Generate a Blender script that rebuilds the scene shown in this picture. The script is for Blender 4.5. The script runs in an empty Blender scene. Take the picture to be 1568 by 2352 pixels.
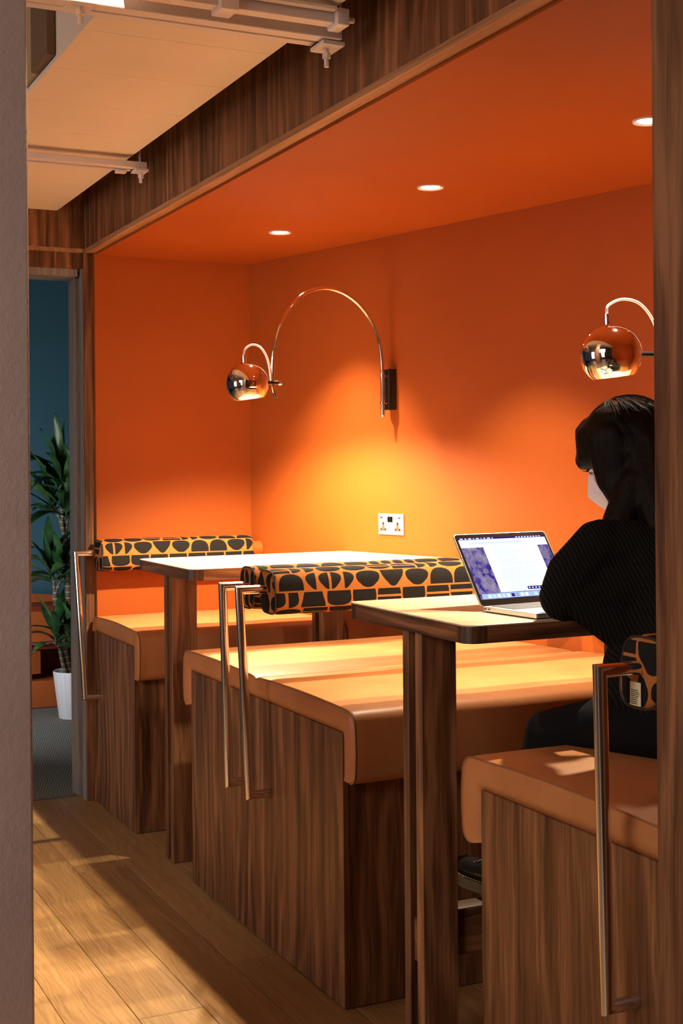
import bpy, bmesh, math, random
from mathutils import Vector, Matrix, noise as mnoise
random.seed(7)
S = bpy.context.scene
COL = S.collection
PI = math.pi

# ------------------------------------------------------------------ camera
YAW, ROLL, FPX = 1.12659, 0.0080, 3087.64
CAM = Vector((5.6282, -1.5000, 1.42))
r0 = Vector((math.cos(YAW), math.sin(YAW), 0)); f0 = Vector((-math.sin(YAW), math.cos(YAW), 0)); u0 = Vector((0, 0, 1))
cr, sr = math.cos(ROLL), math.sin(ROLL)
right = r0 * cr - u0 * sr
up = u0 * cr + r0 * sr
cam_d = bpy.data.cameras.new('camera'); cam = bpy.data.objects.new('camera', cam_d); COL.objects.link(cam)
M = Matrix((right, up, -f0)).transposed().to_4x4(); M.translation = CAM
cam.matrix_world = M
cam_d.sensor_fit = 'HORIZONTAL'; cam_d.sensor_width = 36.0; cam_d.lens = FPX / 1568 * 36.0
cam_d.shift_y = -109.06 / 1568
cam_d.clip_start = 0.05
S.camera = cam

# ------------------------------------------------------------------ world, exposure, lights
S.view_settings.view_transform = 'Standard'
S.view_settings.look = 'None'
S.view_settings.gamma = 1.0
S.view_settings.use_curve_mapping = False
S.view_settings.exposure = 0.0
W = bpy.data.worlds.new('world'); S.world = W; W.use_nodes = True
W.node_tree.nodes['Background'].inputs[0].default_value = (0.75, 0.8, 1.0, 1)
W.node_tree.nodes['Background'].inputs[1].default_value = 0.03

def area(name, loc, tgt, sx, sy, power, color, spread=180):
    l = bpy.data.lights.new(name, 'AREA'); l.shape = 'RECTANGLE'; l.size = sx; l.size_y = sy
    l.energy = power; l.color = color; l.spread = math.radians(spread)
    o = bpy.data.objects.new(name, l); COL.objects.link(o); o.location = loc
    o.rotation_euler = (Vector(tgt) - Vector(loc)).to_track_quat('-Z', 'Y').to_euler()
    return o
def spot(name, loc, tgt, power, angle, blend, radius, color):
    l = bpy.data.lights.new(name, 'SPOT'); l.energy = power; l.spot_size = math.radians(angle); l.spot_blend = blend
    l.shadow_soft_size = radius; l.color = color
    o = bpy.data.objects.new(name, l); COL.objects.link(o); o.location = loc
    o.rotation_euler = (Vector(tgt) - Vector(loc)).to_track_quat('-Z', 'Y').to_euler()
    return o
WARM = (1.0, 0.74, 0.46)
# unseen fill lights on the corridor side, added to brighten the bench fronts
area('corridor_fill', (4.2, -3.8, 2.6), (2.4, -0.2, 0.45), 2.2, 0.9, 15, (1.0, 0.86, 0.76), 75)
area('opposite_fill', (5.0, -4.8, 1.5), (2.8, -0.4, 1.0), 1.4, 1.9, 11, (0.97, 0.93, 0.92), 120)  # window-sized fill, added for soft front light and streaks on the rails
area('opposite_fill', (1.2, -4.8, 1.5), (1.2, -0.4, 0.9), 1.2, 1.9, 15, (0.97, 0.92, 0.90), 110)
# track spots above the soffit edge, aimed at the corridor floor
spot('track_spot', (1.25, -0.724, 3.05), (1.0, -0.50, 0), 250, 56, 0.2, 0.004, WARM)
spot('track_spot', (0.98, -0.671, 3.05), (1.3, -0.60, 0), 175, 56, 0.2, 0.004, WARM)
spot('track_spot', (3.04, -0.724, 3.05), (2.45, -0.60, 0), 150, 46, 0.2, 0.004, WARM)
# far room
area('far_room_light', (-1.3, -0.75, 0.9), (-3.0, 0.45, 0.8), 0.8, 0.6, 13, (0.9, 0.95, 1.0))

# ------------------------------------------------------------------ node helpers
class N:
    """tiny expression wrapper round math nodes"""
    def __init__(s, t, sock): s.t, s.s = t, sock
    def _op(s, op, o=None, c=None):
        n = s.t.nodes.new('ShaderNodeMath'); n.operation = op
        for i, v in enumerate((s, o, c)):
            if v is None: continue
            if isinstance(v, N): s.t.links.new(v.s, n.inputs[i])
            else: n.inputs[i].default_value = v
        return N(s.t, n.outputs[0])
    def __add__(s, o): return s._op('ADD', o)
    def __sub__(s, o): return s._op('SUBTRACT', o)
    def __mul__(s, o): return s._op('MULTIPLY', o)
    def __truediv__(s, o): return s._op('DIVIDE', o)
    def lt(s, o): return s._op('LESS_THAN', o)
    def gt(s, o): return s._op('GREATER_THAN', o)
    def floor(s): return s._op('FLOOR')
    def fract(s): return s._op('FRACT')
    def abs(s): return s._op('ABSOLUTE')
    def sin(s): return s._op('SINE')
    def pw(s, o): return s._op('POWER', o)
    def mn(s, o): return s._op('MINIMUM', o)
    def mx(s, o): return s._op('MAXIMUM', o)
def mix(a, b, t): return a + (b - a) * t

def new_mat(name):
    m = bpy.data.materials.new(name); m.use_nodes = True
    t = m.node_tree; b = t.nodes['Principled BSDF']
    return m, t, b
def comb(t, x, y, z):
    n = t.nodes.new('ShaderNodeCombineXYZ')
    for i, v in enumerate((x, y, z)):
        if isinstance(v, N): t.links.new(v.s, n.inputs[i])
        else: n.inputs[i].default_value = v
    return n.outputs[0]
def sep(t, sock):
    n = t.nodes.new('ShaderNodeSeparateXYZ'); t.links.new(sock, n.inputs[0])
    return [N(t, n.outputs[i]) for i in range(3)]
def noise(t, vec, scale=1, detail=2, rough=0.5, dist=0):
    n = t.nodes.new('ShaderNodeTexNoise'); t.links.new(vec, n.inputs['Vector'])
    n.inputs['Scale'].default_value = scale; n.inputs['Detail'].default_value = detail
    n.inputs['Roughness'].default_value = rough; n.inputs['Distortion'].default_value = dist
    return N(t, n.outputs[0])
def ramp(t, fac, stops):
    n = t.nodes.new('ShaderNodeValToRGB'); t.links.new(fac.s, n.inputs[0])
    cr_ = n.color_ramp
    while len(cr_.elements) < len(stops): cr_.elements.new(0.5)
    for e, (p, c) in zip(cr_.elements, stops): e.position = p; e.color = (*c, 1)
    return n.outputs[0]
def bump(t, b, h, strength=0.3, dist=0.002):
    n = t.nodes.new('ShaderNodeBump'); n.inputs['Strength'].default_value = strength; n.inputs['Distance'].default_value = dist
    t.links.new(h.s, n.inputs['Height']); t.links.new(n.outputs[0], b.inputs['Normal'])
def objco(t):
    n = t.nodes.new('ShaderNodeTexCoord'); return n.outputs['Object']
def uvco(t):
    n = t.nodes.new('ShaderNodeTexCoord'); return n.outputs['UV']
def rnd(t):
    n = t.nodes.new('ShaderNodeObjectInfo'); return N(t, n.outputs['Random'])

def plain(name, col, rough=0.5, metal=0.0, bumps=None, var=0.0, spec=0.5, coat=0.0):
    m, t, b = new_mat(name)
    b.inputs['Base Color'].default_value = (*col, 1)
    b.inputs['Roughness'].default_value = rough; b.inputs['Metallic'].default_value = metal
    b.inputs['Specular IOR Level'].default_value = spec
    b.inputs['Coat Weight'].default_value = coat
    oc = objco(t)
    if var:
        n = noise(t, oc, 9, 4, 0.6)
        c = ramp(t, n, [(0.3, tuple(v * (1 - var) for v in col)), (0.7, tuple(min(1, v * (1 + var)) for v in col))])
        t.links.new(c, b.inputs['Base Color'])
    if bumps:
        bump(t, b, noise(t, oc, bumps[0], 3, 0.6), bumps[1], bumps[2])
    return m

def wood(name, axis, dark, mid, light, across=22.0, rough=0.45, rings=14.0, seed=0.0, coat=0.0):
    m, t, b = new_mat(name)
    x, y, z = sep(t, objco(t))
    r = rnd(t) * 13.7 + seed
    if axis == 'z': c, g = x + y * 0.93, z
    elif axis == 'x': c, g = y + z * 0.93, x
    else: c, g = x + z * 0.93, y
    c = c + r
    slow = noise(t, comb(t, c * 3.2, g * 0.75, r), 1, 2, 0.5)
    leaf = noise(t, comb(t, c * 9.0, g * 1.6, r), 1, 3, 0.55)
    band = (c * rings + slow * (rings * 0.42) + leaf * 1.7) * 6.2832
    cath = (band.sin() * 0.5 + 0.5).pw(1.6)
    streak = noise(t, comb(t, c * across * 2.2 + leaf * 3.5, g * 1.5, r), 1, 5, 0.6)
    broad = noise(t, comb(t, c * 13.0 + slow * 1.5, g * 0.9, r + 5.0), 1, 3, 0.5)
    fine = noise(t, comb(t, c * 240.0, g * 7.0, r), 1, 2, 0.6)
    pore = noise(t, comb(t, c * 420.0, g * 22.0, r), 1, 1, 0.5)
    v = (streak - 0.5) * 0.95 + (broad - 0.5) * 0.45 + cath * 0.16 + (fine - 0.5) * 0.35 + (slow - 0.5) * 0.3 + 0.43
    col = ramp(t, v, [(0.24, dark), (0.49, mid), (0.74, light)])
    t.links.new(col, b.inputs['Base Color'])
    b.inputs['Roughness'].default_value = rough
    b.inputs['Coat Weight'].default_value = coat; b.inputs['Coat Roughness'].default_value = 0.3
    bump(t, b, fine * 0.6 + pore * 0.4, 0.18, 0.001)
    return m

WD, WM, WL = (0.045, 0.015, 0.006), (0.155, 0.059, 0.023), (0.33, 0.140, 0.058)
walnut_z = wood('walnut_vertical', 'z', WD, WM, WL)
walnut_x = wood('walnut_along_x', 'x', WD, WM, WL)
walnut_y = wood('walnut_along_y', 'y', WD, WM, WL)
walnut_end = wood('walnut_end_grain', 'z', (0.03, 0.013, 0.007), (0.075, 0.034, 0.018), (0.13, 0.06, 0.032), across=70, rings=55)
edge_wood = wood('pale_edging', 'x', (0.22, 0.10, 0.045), (0.36, 0.18, 0.085), (0.46, 0.25, 0.13), across=60)
top_wood = wood('table_veneer', 'y', (0.50, 0.36, 0.235), (0.58, 0.43, 0.29), (0.64, 0.49, 0.34), across=30, rough=0.42)
jamb_wood = wood('grey_washed_timber', 'z', (0.17, 0.15, 0.14), (0.24, 0.21, 0.195), (0.31, 0.275, 0.255), across=60, rings=30)

def oak():
    m, t, b = new_mat('oak_boards')
    x, y, z = sep(t, objco(t)); r = rnd(t)
    rr = r * 31.0
    slow = noise(t, comb(t, x * 0.8, y * 5.0, rr), 1, 2, 0.5)
    warp = noise(t, comb(t, x * 2.6, y * 13.0, rr), 1, 3, 0.5)
    cath = ((y * 60.0 + slow * 16.0 + warp * 6.0 + rr) * 6.2832).sin() * 0.5 + 0.5
    fine = noise(t, comb(t, x * 9.0, y * 260.0, rr), 1, 3, 0.6)
    streak = noise(t, comb(t, x * 1.2, y * 30.0, rr), 1, 4, 0.6)
    v = cath * 0.10 + fine * 0.35 + streak * 0.5 + 0.05 + (r - 0.5) * 0.16
    col = ramp(t, v, [(0.25, (0.165, 0.082, 0.028)), (0.5, (0.30, 0.165, 0.062)), (0.75, (0.43, 0.255, 0.105))])
    # knots
    vo = t.nodes.new('ShaderNodeTexVoronoi'); vo.feature = 'DISTANCE_TO_EDGE' if False else 'F1'
    t.links.new(comb(t, x * 1.5 + rr, y * 4.2 + rr, 0.0), vo.inputs['Vector']); vo.inputs['Scale'].default_value = 1.0
    d = N(t, vo.outputs['Distance']) + warp * 0.05
    kn = ramp(t, d, [(0.05, (0.13, 0.10, 0.08)), (0.11, (1, 1, 1))])
    mx = t.nodes.new('ShaderNodeMix'); mx.data_type = 'RGBA'; mx.blend_type = 'MULTIPLY'; mx.inputs[0].default_value = 1
    t.links.new(col, mx.inputs[6]); t.links.new(kn, mx.inputs[7]); t.links.new(mx.outputs[2], b.inputs['Base Color'])
    b.inputs['Roughness'].default_value = 0.42
    bump(t, b, fine * 0.5 + cath * 0.3, 0.2, 0.0012)
    return m
oak_m = oak()

def leather():
    m, t, b = new_mat('cognac_leather')
    oc = objco(t)
    n = noise(t, oc, 5, 5, 0.6); n2 = noise(t, oc, 38, 4, 0.7)
    col = ramp(t, n * 0.7 + n2 * 0.3, [(0.3, (0.38, 0.135, 0.043)), (0.5, (0.46, 0.175, 0.058)), (0.72, (0.53, 0.215, 0.076))])
    t.links.new(col, b.inputs['Base Color'])
    b.inputs['Roughness'].default_value = 0.45
    vo = t.nodes.new('ShaderNodeTexVoronoi'); t.links.new(oc, vo.inputs['Vector']); vo.inputs['Scale'].default_value = 420
    bump(t, b, N(t, vo.outputs['Distance']) * 0.5 + n2 * 0.8, 0.25, 0.001)
    return m
leather_m = leather()
seam_m = plain('leather_piping', (0.27, 0.10, 0.036), 0.5, bumps=(300, 0.3, 0.0006))

def paint(name, col, rough=0.55):
    m, t, b = new_mat(name)
    oc = objco(t)
    n = noise(t, oc, 2.5, 3, 0.5)
    t.links.new(ramp(t, n, [(0.3, tuple(v * 0.96 for v in col)), (0.7, tuple(min(1, v * 1.04) for v in col))]), b.inputs['Base Color'])
    b.inputs['Roughness'].default_value = rough; b.inputs['Specular IOR Level'].default_value = 0.22
    bump(t, b, noise(t, oc, 260, 3, 0.6), 0.12, 0.0007)
    return m
orange = paint('orange_paint', (0.385, 0.084, 0.0125))
teal = paint('teal_paint', (0.075, 0.20, 0.265))
white_paint = paint('cream_soffit_paint', (0.82, 0.70, 0.58))
wall_grey = paint('grey_wall_paint', (0.42, 0.38, 0.34))
shade_brown = paint('brown_shade_band', (0.16, 0.10, 0.06))
room_paint = paint('room_paint', (0.62, 0.58, 0.55))

def plaster():
    m, t, b = new_mat('rough_painted_concrete')
    oc = objco(t)
    n = noise(t, oc, 6, 4, 0.6)
    t.links.new(ramp(t, n, [(0.3, (0.60, 0.475, 0.43)), (0.7, (0.66, 0.53, 0.48))]), b.inputs['Base Color'])
    b.inputs['Roughness'].default_value = 0.6
    vo = t.nodes.new('ShaderNodeTexVoronoi'); t.links.new(oc, vo.inputs['Vector']); vo.inputs['Scale'].default_value = 70
    pit = N(t, vo.outputs['Distance']).lt(0.10) * (noise(t, oc, 30, 2, 0.5).gt(0.56))
    bump(t, b, noise(t, oc, 60, 5, 0.65) + noise(t, oc, 220, 2, 0.5) * 0.3 - pit * 0.5, 0.35, 0.003)
    return m
plaster_m = plaster()

white_metal = plain('white_coated_metal', (0.74, 0.68, 0.68), 0.35, bumps=(200, 0.1, 0.0005))
chrome = plain('polished_chrome', (0.93, 0.89, 0.86), 0.04, 1.0)
steel = plain('satin_steel', (0.86, 0.80, 0.74), 0.17, 1.0)
black_gloss = plain('black_gloss', (0.012, 0.011, 0.011), 0.25, bumps=(200, 0.05, 0.0003))
black_plastic = plain('black_plastic', (0.02, 0.018, 0.017), 0.5, bumps=(300, 0.1, 0.0003))
white_cable = plain('clear_white_cable', (0.86, 0.83, 0.78), 0.35, bumps=(300, 0.1, 0.0003))
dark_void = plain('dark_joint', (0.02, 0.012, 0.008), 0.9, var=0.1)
socket_m = plain('brushed_socket_plate', (0.80, 0.78, 0.76), 0.38, 0.35, bumps=(400, 0.15, 0.0003))
grey_print = plain('grey_lettering', (0.30, 0.29, 0.30), 0.6, var=0.05)
rust = plain('rust_shelf_lacquer', (0.55, 0.13, 0.03), 0.4, var=0.08)
rust_dark = plain('dark_red_shelf_lacquer', (0.25, 0.035, 0.012), 0.4, var=0.08)
pot_m = plain('white_pot_glaze', (0.80, 0.80, 0.84), 0.35, var=0.02)
soil_m = plain('potting_soil', (0.035, 0.025, 0.018), 0.95, bumps=(60, 1, 0.01), var=0.4)
paper_m = plain('magazine_cover', (0.45, 0.25, 0.3), 0.4, var=0.6)
tag_m = plain('care_label_cloth', (0.72, 0.66, 0.42), 0.7, var=0.06)
alu = plain('laptop_aluminium', (0.72, 0.72, 0.74), 0.3, 0.85, bumps=(500, 0.06, 0.0002))
key_m = plain('laptop_keys', (0.10, 0.10, 0.12), 0.45, var=0.05)
glass_black = plain('screen_bezel_glass', (0.012, 0.010, 0.010), 0.06, bumps=(3, 0.02, 0.0002))

def emit(name, col, power, var=None):
    m = bpy.data.materials.new(name); m.use_nodes = True; t = m.node_tree
    t.nodes.remove(t.nodes['Principled BSDF'])
    e = t.nodes.new('ShaderNodeEmission'); e.inputs[0].default_value = (*col, 1); e.inputs[1].default_value = power
    if var:
        n = noise(t, objco(t), 38, 4, 0.6, 1.2)
        t.links.new(ramp(t, n, [(0.38, col), (0.5, tuple((a + b) / 2 for a, b in zip(col, var))), (0.68, var)]), e.inputs[0])
    t.links.new(e.outputs[0], t.nodes['Material Output'].inputs[0])
    return m
glow = emit('downlight_lens', (1.0, 0.86, 0.66), 26)
bulb_m = emit('bulb_glow', (1.0, 0.80, 0.52), 60)

def bark():
    m, t, b = new_mat('cane_bark')
    x, y, z = sep(t, objco(t))
    n = noise(t, objco(t), 40, 3, 0.6)
    ring = ((z * 190.0 + n * 2.4)).sin() * 0.5 + 0.5
    t.links.new(ramp(t, ring, [(0.06, (0.30, 0.24, 0.15)), (0.3, (0.10, 0.075, 0.04)), (1.0, (0.13, 0.10, 0.055))]), b.inputs['Base Color'])
    b.inputs['Roughness'].default_value = 0.8
    bump(t, b, ring + n, 0.5, 0.003)
    return m
bark_m = bark()
def leafm():
    m, t, b = new_mat('dracaena_leaf')
    n = noise(t, objco(t), 9, 3, 0.6)
    t.links.new(ramp(t, n + (rnd(t) - 0.5) * 0.3, [(0.3, (0.012, 0.045, 0.014)), (0.6, (0.03, 0.10, 0.028)), (0.8, (0.08, 0.16, 0.045))]), b.inputs['Base Color'])
    b.inputs['Roughness'].default_value = 0.35
    return m
leaf_m = leafm()

def carpet():
    m, t, b = new_mat('grey_loop_carpet')
    x, y, z = sep(t, objco(t))
    w = ((x * 0.8 + y * 0.6) * 420.0).sin() * ((x * 0.6 - y * 0.8) * 300.0).sin()
    n = noise(t, objco(t), 160, 3, 0.6)
    v = w * 0.25 + 0.5 + (n - 0.5) * 0.8
    t.links.new(ramp(t, v, [(0.2, (0.10, 0.10, 0.085)), (0.55, (0.22, 0.22, 0.19)), (0.9, (0.36, 0.35, 0.30))]), b.inputs['Base Color'])
    b.inputs['Roughness'].default_value = 0.95
    bump(t, b, v, 0.8, 0.006)
    return m
carpet_m = carpet()

def fabric():
    m, t, b = new_mat('orange_black_print_weave')
    u, v, _ = sep(t, uvco(t))
    r = rnd(t)
    R = 0.0615                                   # row height (m), UV are metres
    vr = v / R + 20.0
    row = vr.floor(); fv = vr.fract() * 2.0 - 1.0
    wn0 = t.nodes.new('ShaderNodeTexWhiteNoise'); wn0.noise_dimensions = '2D'
    t.links.new(comb(t, row, row * 3.1, 0.0), wn0.inputs['Vector'])
    off = N(t, wn0.outputs['Value'])
    Wc = 0.084
    uc = u / Wc + off + r * 7.0 + 30.0
    ci = uc.floor(); fu = uc.fract()
    wn = t.nodes.new('ShaderNodeTexWhiteNoise'); wn.noise_dimensions = '2D'
    t.links.new(comb(t, ci, row * 7.3, 0.0), wn.inputs['Vector'])
    k = N(t, wn.outputs['Value'])
    cs = t.nodes.new('ShaderNodeSeparateColor'); t.links.new(wn.outputs['Color'], cs.inputs[0])
    k2 = N(t, cs.outputs[1])
    a = fu * 2.0 - 1.0
    sg = k2.gt(0.5) * 2.0 - 1.0
    bb = fv * sg
    A = 0.94; B = 0.92
    ell = ((a / A).abs().pw(2.3) + (bb / B).abs().pw(2.3)).lt(1.0)
    dome = ((a / A).abs().pw(2.1) + ((bb + B) / (2 * B)).abs().pw(2.1)).lt(1.0) * bb.gt(-B)
    # two narrow D shapes side by side
    h = (fu * 2.0).fract() * sg + (sg.lt(0.0))
    dee = (((h - 0.10) / 0.78).abs().pw(2.0) + (fv / B).abs().pw(2.0)).lt(1.0) * h.gt(0.10)
    # bar + shallow dome
    bar = (a.abs().lt(A)) * (bb.gt(-B)) * (bb.lt(-0.14))
    dm2 = ((a / A).abs().pw(2.0) + ((bb - 0.06) / 0.78).abs().pw(2.0)).lt(1.0) * bb.gt(0.06)
    bars = (bar + dm2).mn(1.0)
    sh = ell * k.lt(0.28) + dome * (k.gt(0.28) * k.lt(0.56)) + dee * (k.gt(0.56) * k.lt(0.80)) + bars * k.gt(0.80)
    sh = sh.mn(1.0)
    n = noise(t, objco(t), 900, 2, 0.6)
    oc_ = ramp(t, n, [(0.3, (0.36, 0.115, 0.026)), (0.7, (0.52, 0.185, 0.045))])
    bc_ = ramp(t, n, [(0.3, (0.006, 0.005, 0.006)), (0.7, (0.020, 0.017, 0.017))])
    mx = t.nodes.new('ShaderNodeMix'); mx.data_type = 'RGBA'
    t.links.new(sh.s, mx.inputs[0]); t.links.new(oc_, mx.inputs[6]); t.links.new(bc_, mx.inputs[7])
    t.links.new(mx.outputs[2], b.inputs['Base Color'])
    b.inputs['Roughness'].default_value = 0.85
    b.inputs['Specular IOR Level'].default_value = 0.15
    bump(t, b, n + sh * 0.4, 0.4, 0.001)
    return m
fabric_m = fabric()

def knit():
    m, t, b = new_mat('black_ribbed_knit')
    x, y, z = sep(t, objco(t))
    n = noise(t, objco(t), 14, 2, 0.5)
    rib = ((x * 0.40 + y * 0.86 + z * 0.42 + n * 0.012) * 720.0).sin() * 0.5 + 0.5
    n2 = noise(t, objco(t), 500, 2, 0.6)
    t.links.new(ramp(t, rib * 0.7 + n2 * 0.3, [(0.1, (0.0025, 0.0025, 0.0022)), (0.9, (0.014, 0.012, 0.010))]), b.inputs['Base Color'])
    b.inputs['Roughness'].default_value = 0.95
    b.inputs['Specular IOR Level'].default_value = 0.1
    bump(t, b, rib + n2 * 0.3, 0.6, 0.002)
    return m
knit_m = knit()
trouser_m = plain('black_trouser_cloth', (0.005, 0.0045, 0.005), 0.9, bumps=(400, 0.3, 0.0006), spec=0.12)
skin_m = plain('skin', (0.62, 0.36, 0.28), 0.5, bumps=(300, 0.1, 0.0004))
mask_m = plain('pale_face_mask', (0.74, 0.66, 0.70), 0.7, bumps=(250, 0.2, 0.0006))
def hairmat():
    m, t, b = new_mat('dark_brown_hair')
    x, y, z = sep(t, objco(t))
    n = noise(t, comb(t, x * 420.0, y * 420.0, z * 14.0), 1, 3, 0.6)
    t.links.new(ramp(t, n, [(0.35, (0.003, 0.0018, 0.001)), (0.7, (0.016, 0.008, 0.004))]), b.inputs['Base Color'])
    b.inputs['Roughness'].default_value = 0.5; b.inputs['Specular IOR Level'].default_value = 0.08
    bump(t, b, n, 0.6, 0.002)
    return m
hair_m = hairmat()
boot_m = plain('black_boot_leather', (0.012, 0.011, 0.010), 0.28, bumps=(90, 0.4, 0.001))
sole_m = plain('olive_boot_sole', (0.10, 0.085, 0.045), 0.45, bumps=(90, 0.2, 0.001))
stitch_m = plain('yellow_stitching', (0.66, 0.50, 0.16), 0.6, var=0.05)

# ------------------------------------------------------------------ object helpers
def origin(o):
    v = Vector((0, 0, 0))
    while o is not None: v += o.location; o = o.parent
    return v
def link(name, me, mat, parent=None, label=None):
    o = bpy.data.objects.new(name, me); COL.objects.link(o)
    if parent is not None: o.parent = parent
    if mat is not None:
        for mm in (mat if isinstance(mat, (list, tuple)) else [mat]): me.materials.append(mm)
    if label: o['label'] = label
    return o
def shift(me, parent):
    if parent is not None:
        v = origin(parent); me.transform(Matrix.Translation(-v))
def from_bm(name, bm, mat, parent=None, smooth=False, label=None, angle=None):
    me = bpy.data.meshes.new(name); bm.to_mesh(me); bm.free()
    if parent is not None: shift(me, parent)
    if smooth:
        me.polygons.foreach_set('use_smooth', [True] * len(me.polygons))
        if angle: me.set_sharp_from_angle(angle=math.radians(angle))
    me.update()
    return link(name, me, mat, parent, label)
def add_box(bm, x0, x1, y0, y1, z0, z1, bevel=0.0, seg=2, mi=0):
    r = bmesh.ops.create_cube(bm, size=1.0)
    for v in r['verts']:
        v.co = Vector(((x0 + x1) / 2 + v.co.x * (x1 - x0), (y0 + y1) / 2 + v.co.y * (y1 - y0), (z0 + z1) / 2 + v.co.z * (z1 - z0)))
    fs = list({f for v in r['verts'] for f in v.link_faces})
    for f in fs: f.material_index = mi
    if bevel:
        es = list({e for v in r['verts'] for e in v.link_edges})
        bmesh.ops.bevel(bm, geom=es, offset=bevel, segments=seg, affect='EDGES', profile=0.5, clamp_overlap=True)
def box(name, x0, x1, y0, y1, z0, z1, mat, parent=None, bevel=0.0, seg=2, label=None):
    bm = bmesh.new(); add_box(bm, x0, x1, y0, y1, z0, z1, bevel, seg)
    return from_bm(name, bm, mat, parent, label=label, smooth=bool(bevel and seg > 2), angle=40)
def add_prism(bm, pts, z0, z1, mi=0):
    lo = [bm.verts.new((x, y, z0)) for x, y in pts]; hi = [bm.verts.new((x, y, z1)) for x, y in pts]
    n = len(pts); fs = [bm.faces.new(lo[::-1]), bm.faces.new(hi)]
    for i in range(n): fs.append(bm.faces.new((lo[i], lo[(i + 1) % n], hi[(i + 1) % n], hi[i])))
    for f in fs: f.material_index = mi
    bmesh.ops.recalc_face_normals(bm, faces=fs)
def prism(name, pts, z0, z1, mat, parent=None, label=None, bevel=0.0):
    bm = bmesh.new(); add_prism(bm, pts, z0, z1)
    if bevel: bmesh.ops.bevel(bm, geom=bm.edges[:], offset=bevel, segments=2, affect='EDGES', profile=0.5, clamp_overlap=True)
    return from_bm(name, bm, mat, parent, label=label)
def add_tube(bm, pts, rad, n=16, cap=True, miter=True):
    pts = [Vector(p) for p in pts]; m = len(pts)
    rads = rad if isinstance(rad, (list, tuple)) else [rad] * m
    rings = []; ref = None
    for i, p in enumerate(pts):
        a = (pts[i] - pts[i - 1]).normalized() if i else (pts[1] - pts[0]).normalized()
        b = (pts[i + 1] - pts[i]).normalized() if i < m - 1 else a
        tdir = (a + b).normalized()
        if ref is None:
            ref = tdir.orthogonal().normalized()
        else:
            ref = (ref - a * ref.dot(a))
            ref = ref.normalized() if ref.length > 1e-6 else a.orthogonal().normalized()
        bi = a.cross(ref).normalized()
        ring = []
        for k in range(n):
            th = 2 * PI * k / n
            q = p + (ref * math.cos(th) + bi * math.sin(th)) * rads[i]
            # project along a on the mitre plane through p with normal tdir
            den = a.dot(tdir)
            if miter and abs(den) > 0.2: q = q - a * ((q - p).dot(tdir) / den)
            ring.append(bm.verts.new(q))
        rings.append(ring)
        # transport reference through the bend
        ref2 = ref - b * ref.dot(b)
        if i < m - 1 and ref2.length > 1e-4 and (b - a).length > 1e-6:
            rot = a.rotation_difference(b); ref = rot @ ref
    fs = []
    for i in range(m - 1):
        for k in range(n):
            fs.append(bm.faces.new((rings[i][k], rings[i][(k + 1) % n], rings[i + 1][(k + 1) % n], rings[i + 1][k])))
    if cap:
        fs.append(bm.faces.new(rings[0][::-1])); fs.append(bm.faces.new(rings[-1]))
    bmesh.ops.recalc_face_normals(bm, faces=fs)
def tube(name, pts, rad, mat, parent=None, n=16, label=None, miter=True):
    bm = bmesh.new(); add_tube(bm, pts, rad, n, True, miter)
    return from_bm(name, bm, mat, parent, smooth=True, label=label, angle=40)
def lathe(bm, prof, center, axis=Vector((0, 0, 1)), n=48, closed=False):
    """prof: list of (radius, height along axis)"""
    axis = axis.normalized(); u = axis.orthogonal().normalized(); v = axis.cross(u); c = Vector(center)
    rings = []
    for r_, h in prof:
        if r_ < 1e-6: rings.append([bm.verts.new(c + axis * h)])
        else: rings.append([bm.verts.new(c + axis * h + (u * math.cos(2 * PI * k / n) + v * math.sin(2 * PI * k / n)) * r_) for k in range(n)])
    for a, b in zip(rings, rings[1:]):
        for k in range(n):
            k2 = (k + 1) % n
            if len(a) == 1 and len(b) == 1: continue
            if len(a) == 1: bm.faces.new((a[0], b[k2], b[k]))
            elif len(b) == 1: bm.faces.new((a[k], a[k2], b[0]))
            else: bm.faces.new((a[k], a[k2], b[k2], b[k]))
    bmesh.ops.recalc_face_normals(bm, faces=bm.faces[:])
def thing(name, loc, label, cat, group=None):
    o = bpy.data.objects.new(name, None); COL.objects.link(o); o.location = loc
    o['label'] = label; o['category'] = cat
    if group: o['group'] = group
    return o
def tag(o, label, cat, group=None):
    o['label'] = label; o['category'] = cat
    if group: o['group'] = group
    return o
def struct(o, label=None):
    o['kind'] = 'structure'
    if label: o['label'] = label
    return o

# ------------------------------------------------------------------ the alcove shell
WS, A0, P0 = 0.2589, 0.0348, 0.7165
def wy(x): return P0 + WS * (x - A0)          # back wall line
ZC = 2.318                                    # alcove ceiling
def slab(name, pts, z0, z1, mat): return struct(prism(name, pts, z0, z1, mat))
slab('wall_back', [(-0.25, wy(-0.25)), (3.9, wy(3.9)), (3.9, wy(3.9) + 0.12), (-0.25, wy(-0.25) + 0.12)], 0.0, 2.6, orange)
slab('wall_left', [(-0.10, 0.012), (0.03, 0.012), (0.03, wy(0.03) + 0.02), (-0.10, wy(-0.1) + 0.02)], 0.0, 2.6, orange)
slab('wall_right', [(3.80, 0.0), (3.90, 0.0), (3.90, wy(3.9) + 0.02), (3.80, wy(3.8) + 0.02)], 0.0, 2.6, orange)
# alcove ceiling with three round holes left plain (lights sit just below it)
slab('ceiling', [(-0.06, 0.018), (3.86, 0.018), (3.86, wy(3.86) + 0.03), (-0.06, wy(-0.06) + 0.03)], ZC, ZC + 0.06, orange)
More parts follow.
